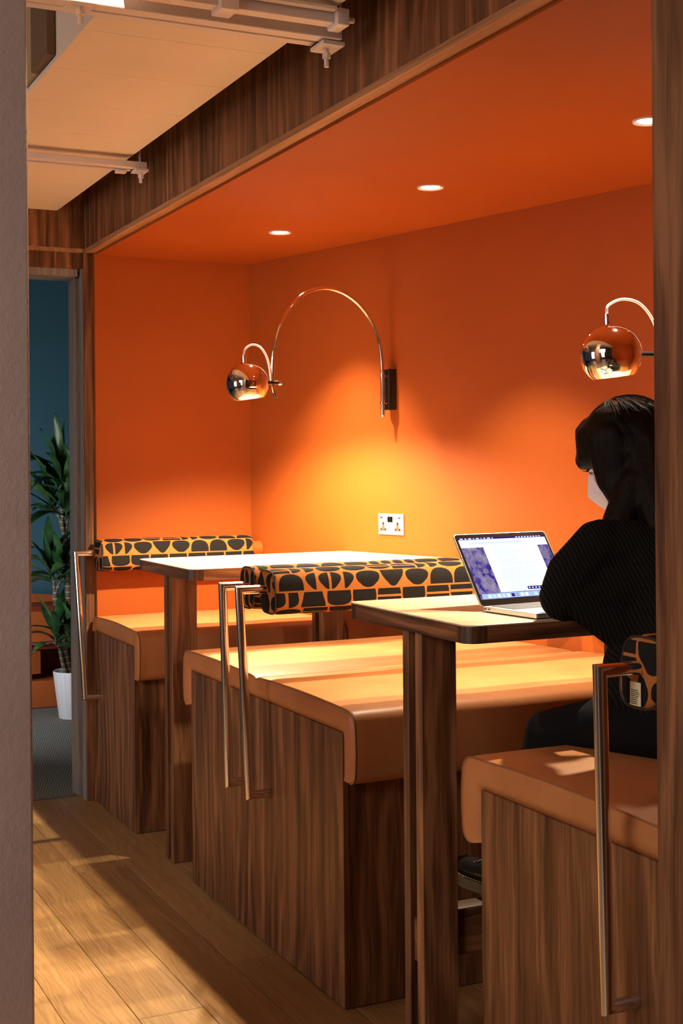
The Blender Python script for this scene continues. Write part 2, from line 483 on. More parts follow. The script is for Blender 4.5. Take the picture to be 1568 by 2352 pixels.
# fascia and its edging
box_f = box('trim_1', 0.0, 3.95, -0.022, 0.016, 2.345, 3.05, walnut_z); struct(box_f, 'dark walnut fascia board over the alcove opening')
e = box('edging', 0.0, 3.95, -0.024, 0.018, 2.327, 2.345, edge_wood, box_f, bevel=0.001, label='pale timber edging strip')
t2 = box('trim_2', -0.03, 0.0, -1.4, -0.022, 2.345, 3.4, walnut_z); struct(t2, 'walnut return board over the doorway')
box('edging', -0.03, 0.002, -1.4, -0.022, 2.330, 2.345, edge_wood, t2, label='thin timber lip')
# doorway: lintel, posts, frame
struct(box('trim_3', -0.06, -0.025, -1.4, 0.0, 2.262, 2.345, walnut_z), 'walnut lintel over the doorway')
struct(box('trim_4', -0.055, 0.010, -0.030, 0.016, 0.0, 2.345, walnut_z, bevel=0.0015), 'slim walnut end post of the alcove')
g = struct(box('door_1', -0.20, -0.090, -0.045, 0.0, 0.0, 2.262, jamb_wood, bevel=0.0015), 'grey timber frame of the doorway')
box('door_head', -0.20, -0.035, -1.4, -0.045, 2.232, 2.262, jamb_wood, g)
box('door_stop', -0.062, -0.053, -0.0315, -0.0295, 0.0, 2.26, jamb_wood, g)
box('grey_face', -0.056, -0.002, -0.0335, -0.0302, 0.0, 2.262, jamb_wood, g, label='grey strip facing the end post')
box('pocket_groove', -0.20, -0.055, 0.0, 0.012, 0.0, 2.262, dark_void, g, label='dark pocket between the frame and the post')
# right hand walnut post in the foreground
struct(box('trim_5', 3.802, 4.02, -0.045, 0.0, 0.0, 3.05, walnut_z, bevel=0.002), 'broad walnut post closing the alcove on the right')

# wall above and beside the doorway, far corridor wall bands
struct(box('wall_far', -0.28, -0.201, 0.013, 1.2, 0.0, 3.6, room_paint))
w2 = box('wall_over_door', -0.16, -0.06, -4.9, 0.10, 2.345, 3.9, wall_grey); struct(w2)
# floor: sub floor, oak boards, carpet beyond the door
fl = struct(box('floor', -0.11, 9.0, -5.0, 1.9, -0.03, -0.004, dark_void), 'oak board floor')
def plank_mesh(L, w, ch=0.0012):
    bm = bmesh.new()
    add_box(bm, 0, L, 0, w, -0.012, 0.0)
    top = [e for e in bm.edges if all(v.co.z > -0.001 for v in e.verts)]
    bmesh.ops.bevel(bm, geom=top, offset=ch, segments=1, affect='EDGES')
    me = bpy.data.meshes.new('plank'); bm.to_mesh(me); bm.free(); me.materials.append(oak_m)
    return me
pw = 0.1768; y = 0.0335 - pw * 28
cache = {}
butts = {0: [2.02], -1: [-0.1 + 1.08, 2.95], -2: [2.285, 4.6], -3: [1.10, 3.3], 1: [1.5, 3.4]}
i = -28
while y < 1.85:
    x = -0.10
    key = i + 1
    cuts = list(butts.get(key, []))
    if not cuts:
        q = x + random.uniform(0.6, 1.9)
        while q < 8.6: cuts.append(q); q += random.uniform(1.5, 2.2)
    else:
        q = cuts[-1] + 1.9
        while q < 8.6: cuts.append(q); q += 1.9
    if y < -2.3 and i % 2: pass
    cuts.append(8.9)
    for c in cuts:
        L = round((c - x) / 0.05) * 0.05 if False else c - x
        if L > 0.05:
            o = bpy.data.objects.new('plank', plank_mesh(L - 0.0012, pw - 0.0014)); COL.objects.link(o)
            o.parent = fl; o.location = (x, y, 0)
        x = c
    y += pw; i += 1
struct(box('floor_carpet', -4.2, -0.118, -5.0, 2.5, -0.03, -0.001, carpet_m), 'grey woven carpet of the far room')
struct(box('threshold_trim', -0.118, -0.1005, -1.4, 0.10, -0.02, 0.002, plain('threshold_metal', (0.16, 0.16, 0.17), 0.4, 0.6)), 'thin dark metal threshold strip')
# far room
struct(box('wall_teal', -3.12, -3.0, -3.0, 2.5, 0.0, 3.2, teal))
struct(box('wall_far_side', -3.0, -0.28, 2.1, 2.2, 0.0, 3.2, teal))
struct(box('ceiling_far', -4.2, -0.30, -5.0, 2.5, 2.95, 3.05, plain('dark_ceiling', (0.05, 0.055, 0.06), 0.8, var=0.1)))

# soffit of separate panels
sof = struct(box('ceiling_soffit', -0.19, 6.6, -0.640, -0.140, 2.510, 3.60, white_paint), 'cream boxed soffit running along the corridor')
x = -0.1 - 0.0
xs = [2.36 + 0.345 * k for k in range(-8, 13)]
xs = [-0.19] + [q for q in xs if q > -0.1]
for a, b in zip(xs, xs[1:]):
    box('ceiling_panel', a + 0.0006, b - 0.0006, -0.642, -0.138, 2.500, 2.511, white_paint, sof, bevel=0.0012, seg=1)
struct(box('trim_6', 1.885, 2.075, -0.665, -0.6425, 2.515, 3.60, shade_brown, bevel=0.002), 'brown board added for a shaded band on the soffit side')  # added board, its brown stands in for a dark band of shade
struct(box('trim_7', 1.70, 1.884, -0.652, -0.6425, 2.515, 3.60, plain('ochre_shade_band', (0.40, 0.29, 0.14), 0.5, var=0.05), bevel=0.002), 'ochre board added for a tinted band of shading on the soffit side')  # added strip, shading beside the dark band put into its ochre colour
# main ceiling & surrounding room (closes the place around the camera)
struct(box('ceiling_main', -0.1, 9.0, -5.0, 0.3, 3.60, 3.70, room_paint))
struct(box('wall_opposite', -0.1, 9.0, -5.1, -5.0, 0.0, 3.6, room_paint))
struct(box('wall_end', 9.0, 9.1, -5.1, 1.0, 0.0, 3.6, room_paint))
struct(box('wall_beside_alcove', 4.02, 9.0, 0.0, 0.1, 0.0, 3.6, walnut_z))
# concrete column on the left
struct(box('column', 2.62, 3.10, -1.52, -0.942, 0.0, 3.6, plaster_m, bevel=0.006, seg=3), 'rough painted concrete column at the left edge')

# ------------------------------------------------------------------ ceiling tracks
def bolt(bm, x, y, zt, L):
    add_tube(bm, [(x, y, zt), (x, y, zt - L)], 0.006, 12)
    add_tube(bm, [(x, y, zt - L * 0.22), (x, y, zt - L * 0.52)], 0.011, 6)
t = thing('ceiling_track', (1.105, -0.10, 2.47), 'single white ceiling track crossing below the far part of the soffit', 'track')
box('rail', 1.085, 1.115, -1.6, -0.092, 2.455, 2.478, white_metal, t, bevel=0.002)
box('slide_strip', 1.060, 1.078, -1.6, -0.140, 2.452, 2.462, white_metal, t, bevel=0.001)
box('clamp_plate', 1.062, 1.122, -0.135, -0.088, 2.445, 2.454, white_metal, t, bevel=0.001)
bm = bmesh.new(); bolt(bm, 1.092, -0.108, 2.445, 0.036); from_bm('bolt', bm, white_metal, t, smooth=True, angle=30)
tube('threaded_rod', [(1.095, -0.112, 2.478), (1.095, -0.112, 3.1)], 0.004, white_metal, t, 8)
box('small_clip', 1.052, 1.082, -0.19, -0.155, 2.443, 2.452, white_metal, t, bevel=0.001)
t = thing('ceiling_track', (2.68, -0.10, 2.47), 'thick double white ceiling track crossing near the top edge', 'track')
box('rail', 2.655, 2.695, -1.6, -0.092, 2.448, 2.480, white_metal, t, bevel=0.003)
box('slide_strip', 2.605, 2.635, -1.6, -0.135, 2.452, 2.462, white_metal, t, bevel=0.002)
box('upper_rail', 2.735, 2.772, -1.6, -0.150, 2.458, 2.484, white_metal, t, bevel=0.002)
box('cover_strip', 2.780, 2.800, -1.6, -0.155, 2.480, 2.488, white_metal, t, bevel=0.001)
box('clamp_plate', 2.610, 2.688, -0.140, -0.082, 2.436, 2.4455, white_metal, t, bevel=0.001)
bm = bmesh.new(); bolt(bm, 2.645, -0.112, 2.437, 0.044); from_bm('bolt', bm, white_metal, t, smooth=True, angle=30)
box('clip', 2.725, 2.790, -0.440, -0.395, 2.448, 2.486, white_metal, t, bevel=0.003, seg=3)
box('end_bracket', 2.730, 2.790, -0.150, -0.118, 2.450, 2.490, white_metal, t, bevel=0.003, seg=3)
tube('end_screw', [(2.772, -0.122, 2.468), (2.772, -0.100, 2.470)], 0.0075, white_metal, t, 14)
tube('threaded_rod', [(2.76, -0.128, 2.485), (2.76, -0.128, 3.1)], 0.004, white_metal, t, 8)
bm = bmesh.new(); bolt(bm, 2.672, -0.730, 2.448, 0.040); from_bm('bolt', bm, white_metal, t, smooth=True, angle=30)
box('clamp_plate', 2.640, 2.705, -0.760, -0.700, 2.446, 2.455, white_metal, t, bevel=0.001)

# ------------------------------------------------------------------ benches
def bench(x0, x1, fl_l, fl_r, label, crease, bols):
    """x0..x1 walnut body; fl_l / fl_r: the cushion folds down over that side"""
    b = thing('booth_bench', ((x0 + x1) / 2, 0.0, 0.0), label, 'bench', 'walnut and leather bench seats of the booth row')
    T = 0.018
    box('front_panel', x0, x1, 0.0, T, 0.003, 0.722, walnut_z, b, bevel=0.001, seg=1)
    def side(xa, xb):
        prism('side_panel', [(xa, T + 0.0005), (xb, T + 0.0005), (xb, wy(xb) - 0.004), (xa, wy(xa) - 0.004)], 0.003, 0.722, walnut_z, b)
    if fl_l: side(x0, x0 + T)
    if fl_r: side(x1 - T, x1)
    prism('seat_base', [(x0 + T, T + 0.001), (x1 - T, T + 0.001), (x1 - T, wy(x1 - T) - 0.006), (x0 + T, wy(x0 + T) - 0.006)], 0.69, 0.718, walnut_y, b)
    # cushion contour (x,z), outer and inner, matched
    FT = 0.077; ZB = 0.598; ZT = 0.786; ZI = 0.722; R = 0.040; r = 0.014
    ox0 = x0 - FT if fl_l else x0 + 0.001
    ox1 = x1 + FT if fl_r else x1 - 0.001
    ix0 = x0 - 0.0005 if fl_l else x0 + 0.02
    ix1 = x1 + 0.0005 if fl_r else x1 - 0.02
    outer = []; inner = []
    def half(ox, ix, s, flap):
        """from bottom of the flap up to the start of the top; s=+1 for the left side"""
        o_, i_ = [], []
        if flap:
            zb = ZB
            for k in range(5):          # rounded lower outer corner
                a = PI / 2 * k / 4
                o_.append((ox + s * (0.030 - 0.030 * math.sin(a)), zb + 0.030 - 0.030 * math.cos(a))); i_.append((ix, zb + 0.010))
            for k in range(1, 7):
                z = zb + 0.03 + (ZT - R - zb - 0.03) * k / 7
                o_.append((ox - s * 0.004 * math.sin(PI * k / 7), z)); i_.append((ix, zb + 0.010 + (ZI - r - zb - 0.010) * k / 7))
        else:
            o_.append((ox, ZI)); i_.append((ox, ZI)) if False else i_.append((ix, ZI))
        for k in range(7):
            a = PI / 2 * k / 6
            o_.append((ox + s * (R - R * math.cos(a)), ZT - R + R * math.sin(a)))
            if flap: i_.append((ix + s * (r - r * math.cos(a)), ZI - r + r * math.sin(a)))
            else: i_.append((ix + s * 0.02 * math.sin(a), ZI))
        return o_, i_
    oL, iL = half(ox0, ix0, 1, fl_l); oR, iR = half(ox1, ix1, -1, fl_r)
    NT = 56
    xa, xb = oL[-1][0], oR[-1][0]; ia, ib = iL[-1][0], iR[-1][0]
    outer = list(oL); inner = list(iL)
    for k in range(1, NT):
        q = k / NT; x = xa + (xb - xa) * q
        z = ZT
        if crease is not None:
            for s_a, s_b in ((ox0, crease), (crease, ox1)):
                if s_a <= x <= s_b: z += 0.007 * math.sin(PI * (x - s_a) / (s_b - s_a))
            z -= 0.006 * math.exp(-((x - crease) / 0.016) ** 2)
        else: z += 0.008 * math.sin(PI * q)
        outer.append((x, z)); inner.append((ia + (ib - ia) * q, ZI))
    outer += oR[::-1]; inner += iR[::-1]
    n = len(outer)
    def centre(pt, ip, d):   # pull outer point towards the inner one by d
        v = Vector((ip[0] - pt[0], ip[1] - pt[1])); L = v.length
        if L < 1e-6: return pt
        return (pt[0] + v.x / L * min(d, L * .45), pt[1] + v.y / L * min(d, L * .45))
    bm = bmesh.new(); rings = []
    yf = -0.002
    rings.append([(i_[0], yf + 0.006, i_[1]) for i_ in inner])
    rings.append([(o_[0] * .25 + i_[0] * .75, yf - 0.002, o_[1] * .25 + i_[1] * .75) for o_, i_ in zip(outer, inner)])
    rings.append([(o_[0] * .5 + i_[0] * .5, yf - 0.006, o_[1] * .5 + i_[1] * .5) for o_, i_ in zip(outer, inner)])
    rings.append([(o_[0] * .75 + i_[0] * .25, yf - 0.004, o_[1] * .75 + i_[1] * .25) for o_, i_ in zip(outer, inner)])
    def rg(y, d): return [(*[centre(o_, i_, d)[0]], y, centre(o_, i_, d)[1]) for o_, i_ in zip(outer, inner)]
    rings.append(rg(yf, 0.005)); rings.append(rg(yf + 0.004, 0.0025)); rings.append(rg(yf + 0.010, 0.0015)); rings.append(rg(yf + 0.03, 0))
    nl = 14
    for k in range(1, nl + 1):
        ring = []
        for (ox, oz) in outer:
            ye = wy(ox) - 0.012
            y_ = yf + 0.03 + (ye - 0.03 - yf - 0.03) * k / nl
            dz = 0.0
            if oz > ZI + 0.03:
                dz = 0.004 * mnoise.noise(Vector((ox * 5, y_ * 4, x0))) * math.sin(PI * k / nl)
            ring.append((ox, y_, oz + dz))
        rings.append(ring)
    rings.append([(centre(o_, i_, 0.010)[0], wy(o_[0]) - 0.010, centre(o_, i_, 0.014)[1]) for o_, i_ in zip(outer, inner)])
    rings.append([(i_[0], wy(i_[0]) - 0.010, i_[1]) for i_ in inner])
    vr = [[bm.verts.new(p) for p in ring] for ring in rings]
    for a, c in zip(vr, vr[1:]):
        for k in range(n - 1): bm.faces.new((a[k], a[k + 1], c[k + 1], c[k]))
    for k in range(n - 1): bm.faces.new((vr[-1][k], vr[-1][k + 1], vr[0][k + 1], vr[0][k]))
    bm.faces.new([v[0] for v in vr]); bm.faces.new([v[n - 1] for v in vr][::-1])
    bmesh.ops.recalc_face_normals(bm, faces=bm.faces[:])
    cu = from_bm('seat_cushion', bm, leather_m, b, smooth=True, angle=70)
    pts = [(*[centre(o_, i_, 0.002)[0]], yf + 0.0015, centre(o_, i_, 0.002)[1]) for o_, i_ in zip(outer, inner)]
    tube('seam_piping', pts, 0.0022, seam_m, cu, 8, miter=False)
    if crease is not None:
        pts = [(crease, 0.006 + (wy(crease) - 0.03) * k / 20, 0.7815) for k in range(21)]
        tube('centre_seam', pts, 0.0022, seam_m, cu, 8, miter=False)
    # backrest bolsters with their steel grab rails
    for (bx, lean, xb_, xt_) in bols: bolster(b, bx, lean, xb_, xt_)
    return b

def bolster(parent, bx, lean, xb_, xt_):
    y0 = 0.0; y1 = wy(bx) - 0.045; zc = 1.046; hw, hh = 0.061, 0.066
    bm = bmesh.new(); uv = bm.loops.layers.uv.new('UVMap')
    n = 56; nl = 60
    th = [2 * PI * k / n for k in range(n)]
    def pt(a, s, y, seedo=0):
        e_ = 2.0 / 3.4
        cx = math.copysign(abs(math.cos(a)) ** e_, math.cos(a)); cz = math.copysign(abs(math.sin(a)) ** e_, math.sin(a))
        x = cx * hw * s; z = cz * hh * s
        x += lean * z
        w = 0.0022 * mnoise.noise(Vector((a * 1.2, y * 11, bx * 3))) if s > 0.9 else 0
        return Vector((bx + x * (1 + w * 12), y, zc + z * (1 + w * 12)))
    per = 2 * (hw + hh) * 2 * 0.93
    seq = [(0.0, y0 + 0.004), (0.45, y0 - 0.004), (0.8, y0 - 0.003), (0.93, y0 + 0.003), (0.985, y0 + 0.014)]
    seq += [(1.0, y0 + 0.03 + (y1 - 0.06 - y0) * k / nl) for k in range(nl + 1)]
    seq += [(0.985, y1 - 0.014), (0.93, y1 - 0.003), (0.8, y1 + 0.003), (0.45, y1 + 0.004), (0.0, y1 - 0.002)]
    L = 0; vlist = []
    prev = None; us = []
    for s, y in seq:
        if prev: L += math.hypot(y - prev[1], (s - prev[0]) * hw)
        us.append(L); prev = (s, y)
    rings = [[bm.verts.new(pt(a, max(s, 1e-3), y)) for a in th] for s, y in seq]
    for i in range(len(rings) - 1):
        for k in range(n):
            k2 = (k + 1) % n
            f = bm.faces.new((rings[i][k], rings[i][k2], rings[i + 1][k2], rings[i + 1][k]))
            vs = [(us[i], k), (us[i], k + 1), (us[i + 1], k + 1), (us[i + 1], k)]
            capf = seq[i][0] < 0.93 or seq[i + 1][0] < 0.93
            for lp, (uu, kk) in zip(f.loops, vs):
                lp[uv].uv = (lp.vert.co.x - bx + 0.5, lp.vert.co.z - zc + 0.31) if capf else (uu, kk / n * per)
    bmesh.ops.recalc_face_normals(bm, faces=bm.faces[:])
    c = from_bm('backrest_bolster', bm, fabric_m, parent, smooth=True)
    tube('end_piping', [tuple(pt(a, 0.965, y0 + 0.004)) for a in th] + [tuple(pt(th[0], 0.965, y0 + 0.004))], 0.0022, black_plastic, c, 8, miter=False)
    tube('wall_bracket', [(bx, y1 - 0.012, zc), (bx, wy(bx) + 0.004, zc)], 0.040, orange, c, 32, label='round orange wall bracket')
    rr = 0.0128
    tube('grab_rail', [(xt_, 0.012, 1.055), (xt_, -0.084, 1.055), (xb_, -0.062, 0.457), (xb_, 0.0015, 0.457)], rr, steel, parent, 28)

bench(0.012, 0.6025, False, True, 'far walnut bench with a single leather seat against the left end wall', None, [(0.085, -0.15, 0.100, 0.055)])
bench(1.272, 2.470, True, True, 'wide double walnut bench standing between the two tables', 1.872, [(1.79, 0.12, 1.797, 1.812), (1.955, -0.12, 1.968, 1.950)])
b3 = bench(3.157, 3.795, True, False, 'near walnut bench that the person in black sits on', None, [(3.70, 0.15, 3.683, 3.697)])
# care label on the near bolster's end
tg = box('care_label', 3.682, 3.712, -0.0075, -0.0062, 0.988, 1.030, tag_m, b3, label='pale woven care label')
bm = bmesh.new()
for k in range(8):
    w_ = random.uniform(0.016, 0.024)
    add_box(bm, 3.685, 3.685 + w_, -0.0080, -0.0076, 0.991 + k * 0.0034, 0.9923 + k * 0.0034)
from_bm('label_lines', bm, black_plastic, tg)

# ------------------------------------------------------------------ tables
def table(x0, label):
    x1 = x0 + 0.600; ZT_, TH = 1.067, 0.041
    t = thing('booth_table', ((x0 + x1) / 2, 0.0, 0.0), label, 'table', 'tall booth tables')
    L = 0.045; R = 0.028
    ya, yb = wy(x0) - 0.003, wy(x1) - 0.003
    # core with pale top veneer covering it all
    def outl(ins, x0=x0, x1=x1, rnd_=True):
        pts = []
        for k in range(9):
            a = PI + PI / 2 * k / 8; pts.append((x0 + R + (R - ins) * math.cos(a), R + (R - ins) * math.sin(a)))
        for k in range(9):
            a = 1.5 * PI + PI / 2 * k / 8; pts.append((x1 - R + (R - ins) * math.cos(a), R + (R - ins) * math.sin(a)))
        pts += [(x1 - ins, yb), (x0 + ins, ya)]
        return pts
    bm = bmesh.new()
    po = outl(0.0); pi_ = outl(0.0012)
    z0, z1, z2 = ZT_ - 0.0035, ZT_ - 0.0008, ZT_
    ra = [bm.verts.new((x, y, z0)) for x, y in po]; rb = [bm.verts.new((x, y, z1)) for x, y in po]; rc = [bm.verts.new((x, y, z2)) for x, y in pi_]
    n = len(po)
    for p, q in ((ra, rb), (rb, rc)):
        for k in range(n): bm.faces.new((p[k], p[(k + 1) % n], q[(k + 1) % n], q[k]))
    bm.faces.new(rc); bm.faces.new(ra[::-1]); bmesh.ops.recalc_face_normals(bm, faces=bm.faces[:])
    from_bm('table_top', bm, top_wood, t, label='pale veneered top surface')
    zc0, zc1 = ZT_ - TH, ZT_ - 0.0036
    prism('core', [(x0 + L, L), (x1 - L, L), (x1 - L, wy(x1 - L) - 0.004), (x0 + L, wy(x0 + L) - 0.004)], zc0, zc1, walnut_y, t)
    box('front_lipping', x0 + L + 0.0004, x1 - L - 0.0004, 0.0002, L - 0.0004, zc0, zc1, walnut_x, t)
    for s in (0, 1):
        # side lipping with a rounded front corner (end grain shows at the front)
        if s == 0:
            arc = [(x0 + R + R * math.cos(PI + PI / 2 * k / 8), R + R * math.sin(PI + PI / 2 * k / 8)) for k in range(9)]
            body = [(x0, 0.05), (x0 + L, 0.05), (x0 + L, wy(x0 + L) - 0.004), (x0, ya)]
            cap = arc + [(x0 + L, 0.0), (x0 + L, 0.0496), (x0, 0.0496)]
        else:
            arc = [(x1 - R + R * math.cos(1.5 * PI + PI / 2 * k / 8), R + R * math.sin(1.5 * PI + PI / 2 * k / 8)) for k in range(9)]
            body = [(x1 - L, 0.05), (x1, 0.05), (x1, yb), (x1 - L, wy(x1 - L) - 0.004)]
            cap = [(x1 - L, 0.0)] + arc + [(x1, 0.0496), (x1 - L, 0.0496)]
        prism('side_lipping', body, zc0, zc1, walnut_y, t)
        prism('corner_block', cap, zc0, zc1, walnut_end, t, label='dark end grain corner block')
    xa = x0 + 0.276
    for yy in (0.012, 0.60):
        box('leg', xa, xa + 0.029, yy, yy + 0.093, 0.001, zc0 - 0.0005, walnut_z, t, bevel=0.001, seg=1)
        box('leg', xa + 0.062, xa + 0.094, yy, yy + 0.093, 0.001, zc0 - 0.0005, walnut_z, t, bevel=0.001, seg=1)
        box('spacer_block', xa + 0.0295, xa + 0.0615, yy + 0.010, yy + 0.085, 0.242, 0.343, walnut_y, t)
        box('top_block', xa + 0.0295, xa + 0.0615, yy + 0.020, yy + 0.085, 0.93, zc0 - 0.001, walnut_y, t)
    box('foot_rail', xa + 0.020, xa + 0.078, 0.106, 0.599, 0.250, 0.362, walnut_y, t, bevel=0.006, seg=3)
    return t
table(0.6665, 'bright far table standing between the far bench and the double bench')
table(2.507, 'near walnut edged table carrying the open laptop')

# ------------------------------------------------------------------ wall lamps
def wall_lamp(px, shade_y, label, power, zs, jt=0.104):
    wyp = wy(px)
    t = thing('wall_lamp', (px, wyp, 1.71), label, 'lamp', 'chrome globe wall lamps')
    # black wall plate
    box('wall_plate', px - 0.020, px + 0.022, wyp - 0.030, wyp + 0.004, 1.632, 1.792, black_gloss, t, bevel=0.003, seg=3)
    ym = wyp - 0.046
    tube('swivel_post', [(px, ym, 1.612), (px, ym, 1.775)], 0.0085, chrome, t, 20)
    bm = bmesh.new()
    bm.free()
    for z in (1.655, 1.760):
        co_ = tube('collar', [(px, ym, z), (px, ym, z + 0.010)], 0.0115, chrome, t, 20)
        tube('collar_arm', [(px, ym, z + 0.005), (px, wyp - 0.028, z + 0.005)], 0.005, chrome, co_, 12)
    tube('post_tip', [(px, ym, 1.604), (px, ym, 1.6125)], [0.005, 0.0085], chrome, t, 16)
    tube('thumb_screw', [(px - 0.020, ym, 1.661), (px - 0.009, ym, 1.661)], 0.004, chrome, t, 10)
    # arc arm
    ya = shade_y + jt; jk = jt / 0.104
    prof = [(0.0, 1.775), (-0.004, 1.84), (-0.016, 1.905), (-0.038, 1.958), (-0.075, 2.010), (-0.125, 2.055), (-0.190, 2.087), (-0.262, 2.096), (-0.335, 2.075), (-0.392, 2.030), (-0.435, 1.968), (-0.462, 1.900), (-0.478, 1.83), (-0.482, zs + 0.034), (-0.480, zs - 0.012)]
    sc = (ym - ya) / 0.480
    pts = [(px, ym + a * sc, z) for a, z in prof]
    cu = []
    for i in range(len(pts) - 1):            # catmull-rom
        p0, p1, p2, p3 = [Vector(pts[max(0, min(len(pts) - 1, j))]) for j in (i - 1, i, i + 1, i + 2)]
        for k in range(6):
            s = k / 6
            cu.append(0.5 * ((2 * p1) + (-p0 + p2) * s + (2 * p0 - 5 * p1 + 4 * p2 - p3) * s * s + (-p0 + 3 * p1 - 3 * p2 + p3) * s ** 3))
    cu.append(Vector(pts[-1]))
    e0 = cu[-1]
    cu += [e0 + Vector((0.0, 0.004, -0.018)), e0 + Vector((0.0, 0.014, -0.040))]
    tube('arc_arm', cu, 0.0074, chrome, t, 16, miter=False)
    c = Vector((px, shade_y, zs)); R = 0.0808
    ax = Vector((0.0, 0.14, -1.0)).normalized()    # opening direction
    prof = []; nn = 40; amax = math.acos(-0.72)
    for k in range(nn + 1):
        a = amax * k / nn; prof.append((R * math.sin(a), -R * math.cos(a)))
    ri = R - 0.0018
    for k in range(nn + 1):
        a = amax * (nn - k) / nn; prof.append((ri * math.sin(a) if k < nn else 0.0, -ri * math.cos(a)))
    bm = bmesh.new(); lathe(bm, prof, c, ax, 72)
    sh = from_bm('shade', bm, chrome, t, smooth=True, angle=50)
    # joint rod shade -> arm
    tube('joint_rod', [(px, shade_y + R - 0.006, zs + 0.004), (px, ya + 0.022, zs + 0.006)], [0.0075, 0.0088], black_gloss, t, 18)
    tube('joint_cap', [(px, ya + 0.020, zs + 0.006), (px, ya + 0.032, zs + 0.006)], 0.0105, chrome, t, 20)
    top = c - ax * R
    tube('cable_gland', [top - Vector((0, 0, 0.004)), top + Vector((0, -0.002, 0.026))], [0.009, 0.007], steel, t, 16)
    loop = [top + Vector((0, -0.002, 0.024)), top + Vector((0, 0.004, 0.048)), top + Vector((0, 0.030 * jk, 0.066)), top + Vector((0, 0.062 * jk, 0.060)), top + Vector((0, 0.086 * jk, 0.030)), top + Vector((0, 0.100 * jk, -0.012)), Vector((px, ya - 0.008, zs + 0.012))]
    cu = []
    for i in range(len(loop) - 1):
        p0, p1, p2, p3 = [loop[max(0, min(len(loop) - 1, j))] for j in (i - 1, i, i + 1, i + 2)]
        for k in range(7):
            s = k / 7
            cu.append(0.5 * ((2 * p1) + (-p0 + p2) * s + (2 * p0 - 5 * p1 + 4 * p2 - p3) * s * s + (-p0 + 3 * p1 - 3 * p2 + p3) * s ** 3))
    cu.append(loop[-1])
    tube('cable', cu, 0.0038, white_cable, t, 12, miter=False)
    bm = bmesh.new(); bmesh.ops.create_icosphere(bm, subdivisions=3, radius=0.022, matrix=Matrix.Translation(c + ax * 0.012))
    from_bm('bulb', bm, bulb_m, t, smooth=True)
    # its own light, just below the bulb
    l = bpy.data.lights.new('lamp_light', 'SPOT'); l.energy = power; l.color = (1.0, 0.80, 0.48); l.shadow_soft_size = 0.02
    l.spot_size = math.radians(150); l.spot_blend = 0.5
    o = bpy.data.objects.new('lamp_light', l); COL.objects.link(o); o.parent = t
    o.location = c + ax * 0.040 - t.location; o.rotation_euler = Vector((0, 0.10, -1)).to_track_quat('-Z', 'Y').to_euler()
    return t
wall_lamp(0.95, 0.34, 'chrome globe lamp on a tall arched arm above the far table', 155, 1.724)
wall_lamp(2.77, 0.640, 'nearer chrome globe lamp above the laptop, its arm hidden by the walnut post', 78, 1.700, 0.165)

# ------------------------------------------------------------------ ceiling downlights
for k, (x, y, lab) in enumerate(((0.849, 0.52, 'round recessed downlight nearest the left end wall'), (1.817, 0.641, 'round recessed downlight in the middle of the orange ceiling'), (2.786, 0.756, 'round recessed downlight half hidden by the walnut post'))):
    t = thing('downlight', (x, y, ZC), lab, 'light', 'recessed downlights')
    bm = bmesh.new(); lathe(bm, [(0.031, -0.001), (0.042, -0.0045), (0.044, -0.001), (0.044, 0.002), (0.031, 0.002), (0.031, -0.001)], (x, y, ZC), n=40)
    from_bm('trim_ring', bm, white_metal, t, smooth=True, angle=40)
    bm = bmesh.new(); lathe(bm, [(0.0, -0.0012), (0.0305, -0.0012), (0.0305, 0.002), (0.0, 0.002)], (x, y, ZC), n=40)
    from_bm('lens', bm, glow, t)
    l = bpy.data.lights.new('downlight_beam', 'SPOT'); l.energy = 190; l.color = (1.0, 0.83, 0.56); l.shadow_soft_size = 0.018
    l.spot_size = math.radians(84); l.spot_blend = 0.7
    o = bpy.data.objects.new('downlight_beam', l); COL.objects.link(o); o.parent = t; o.location = (0, 0, -0.008)

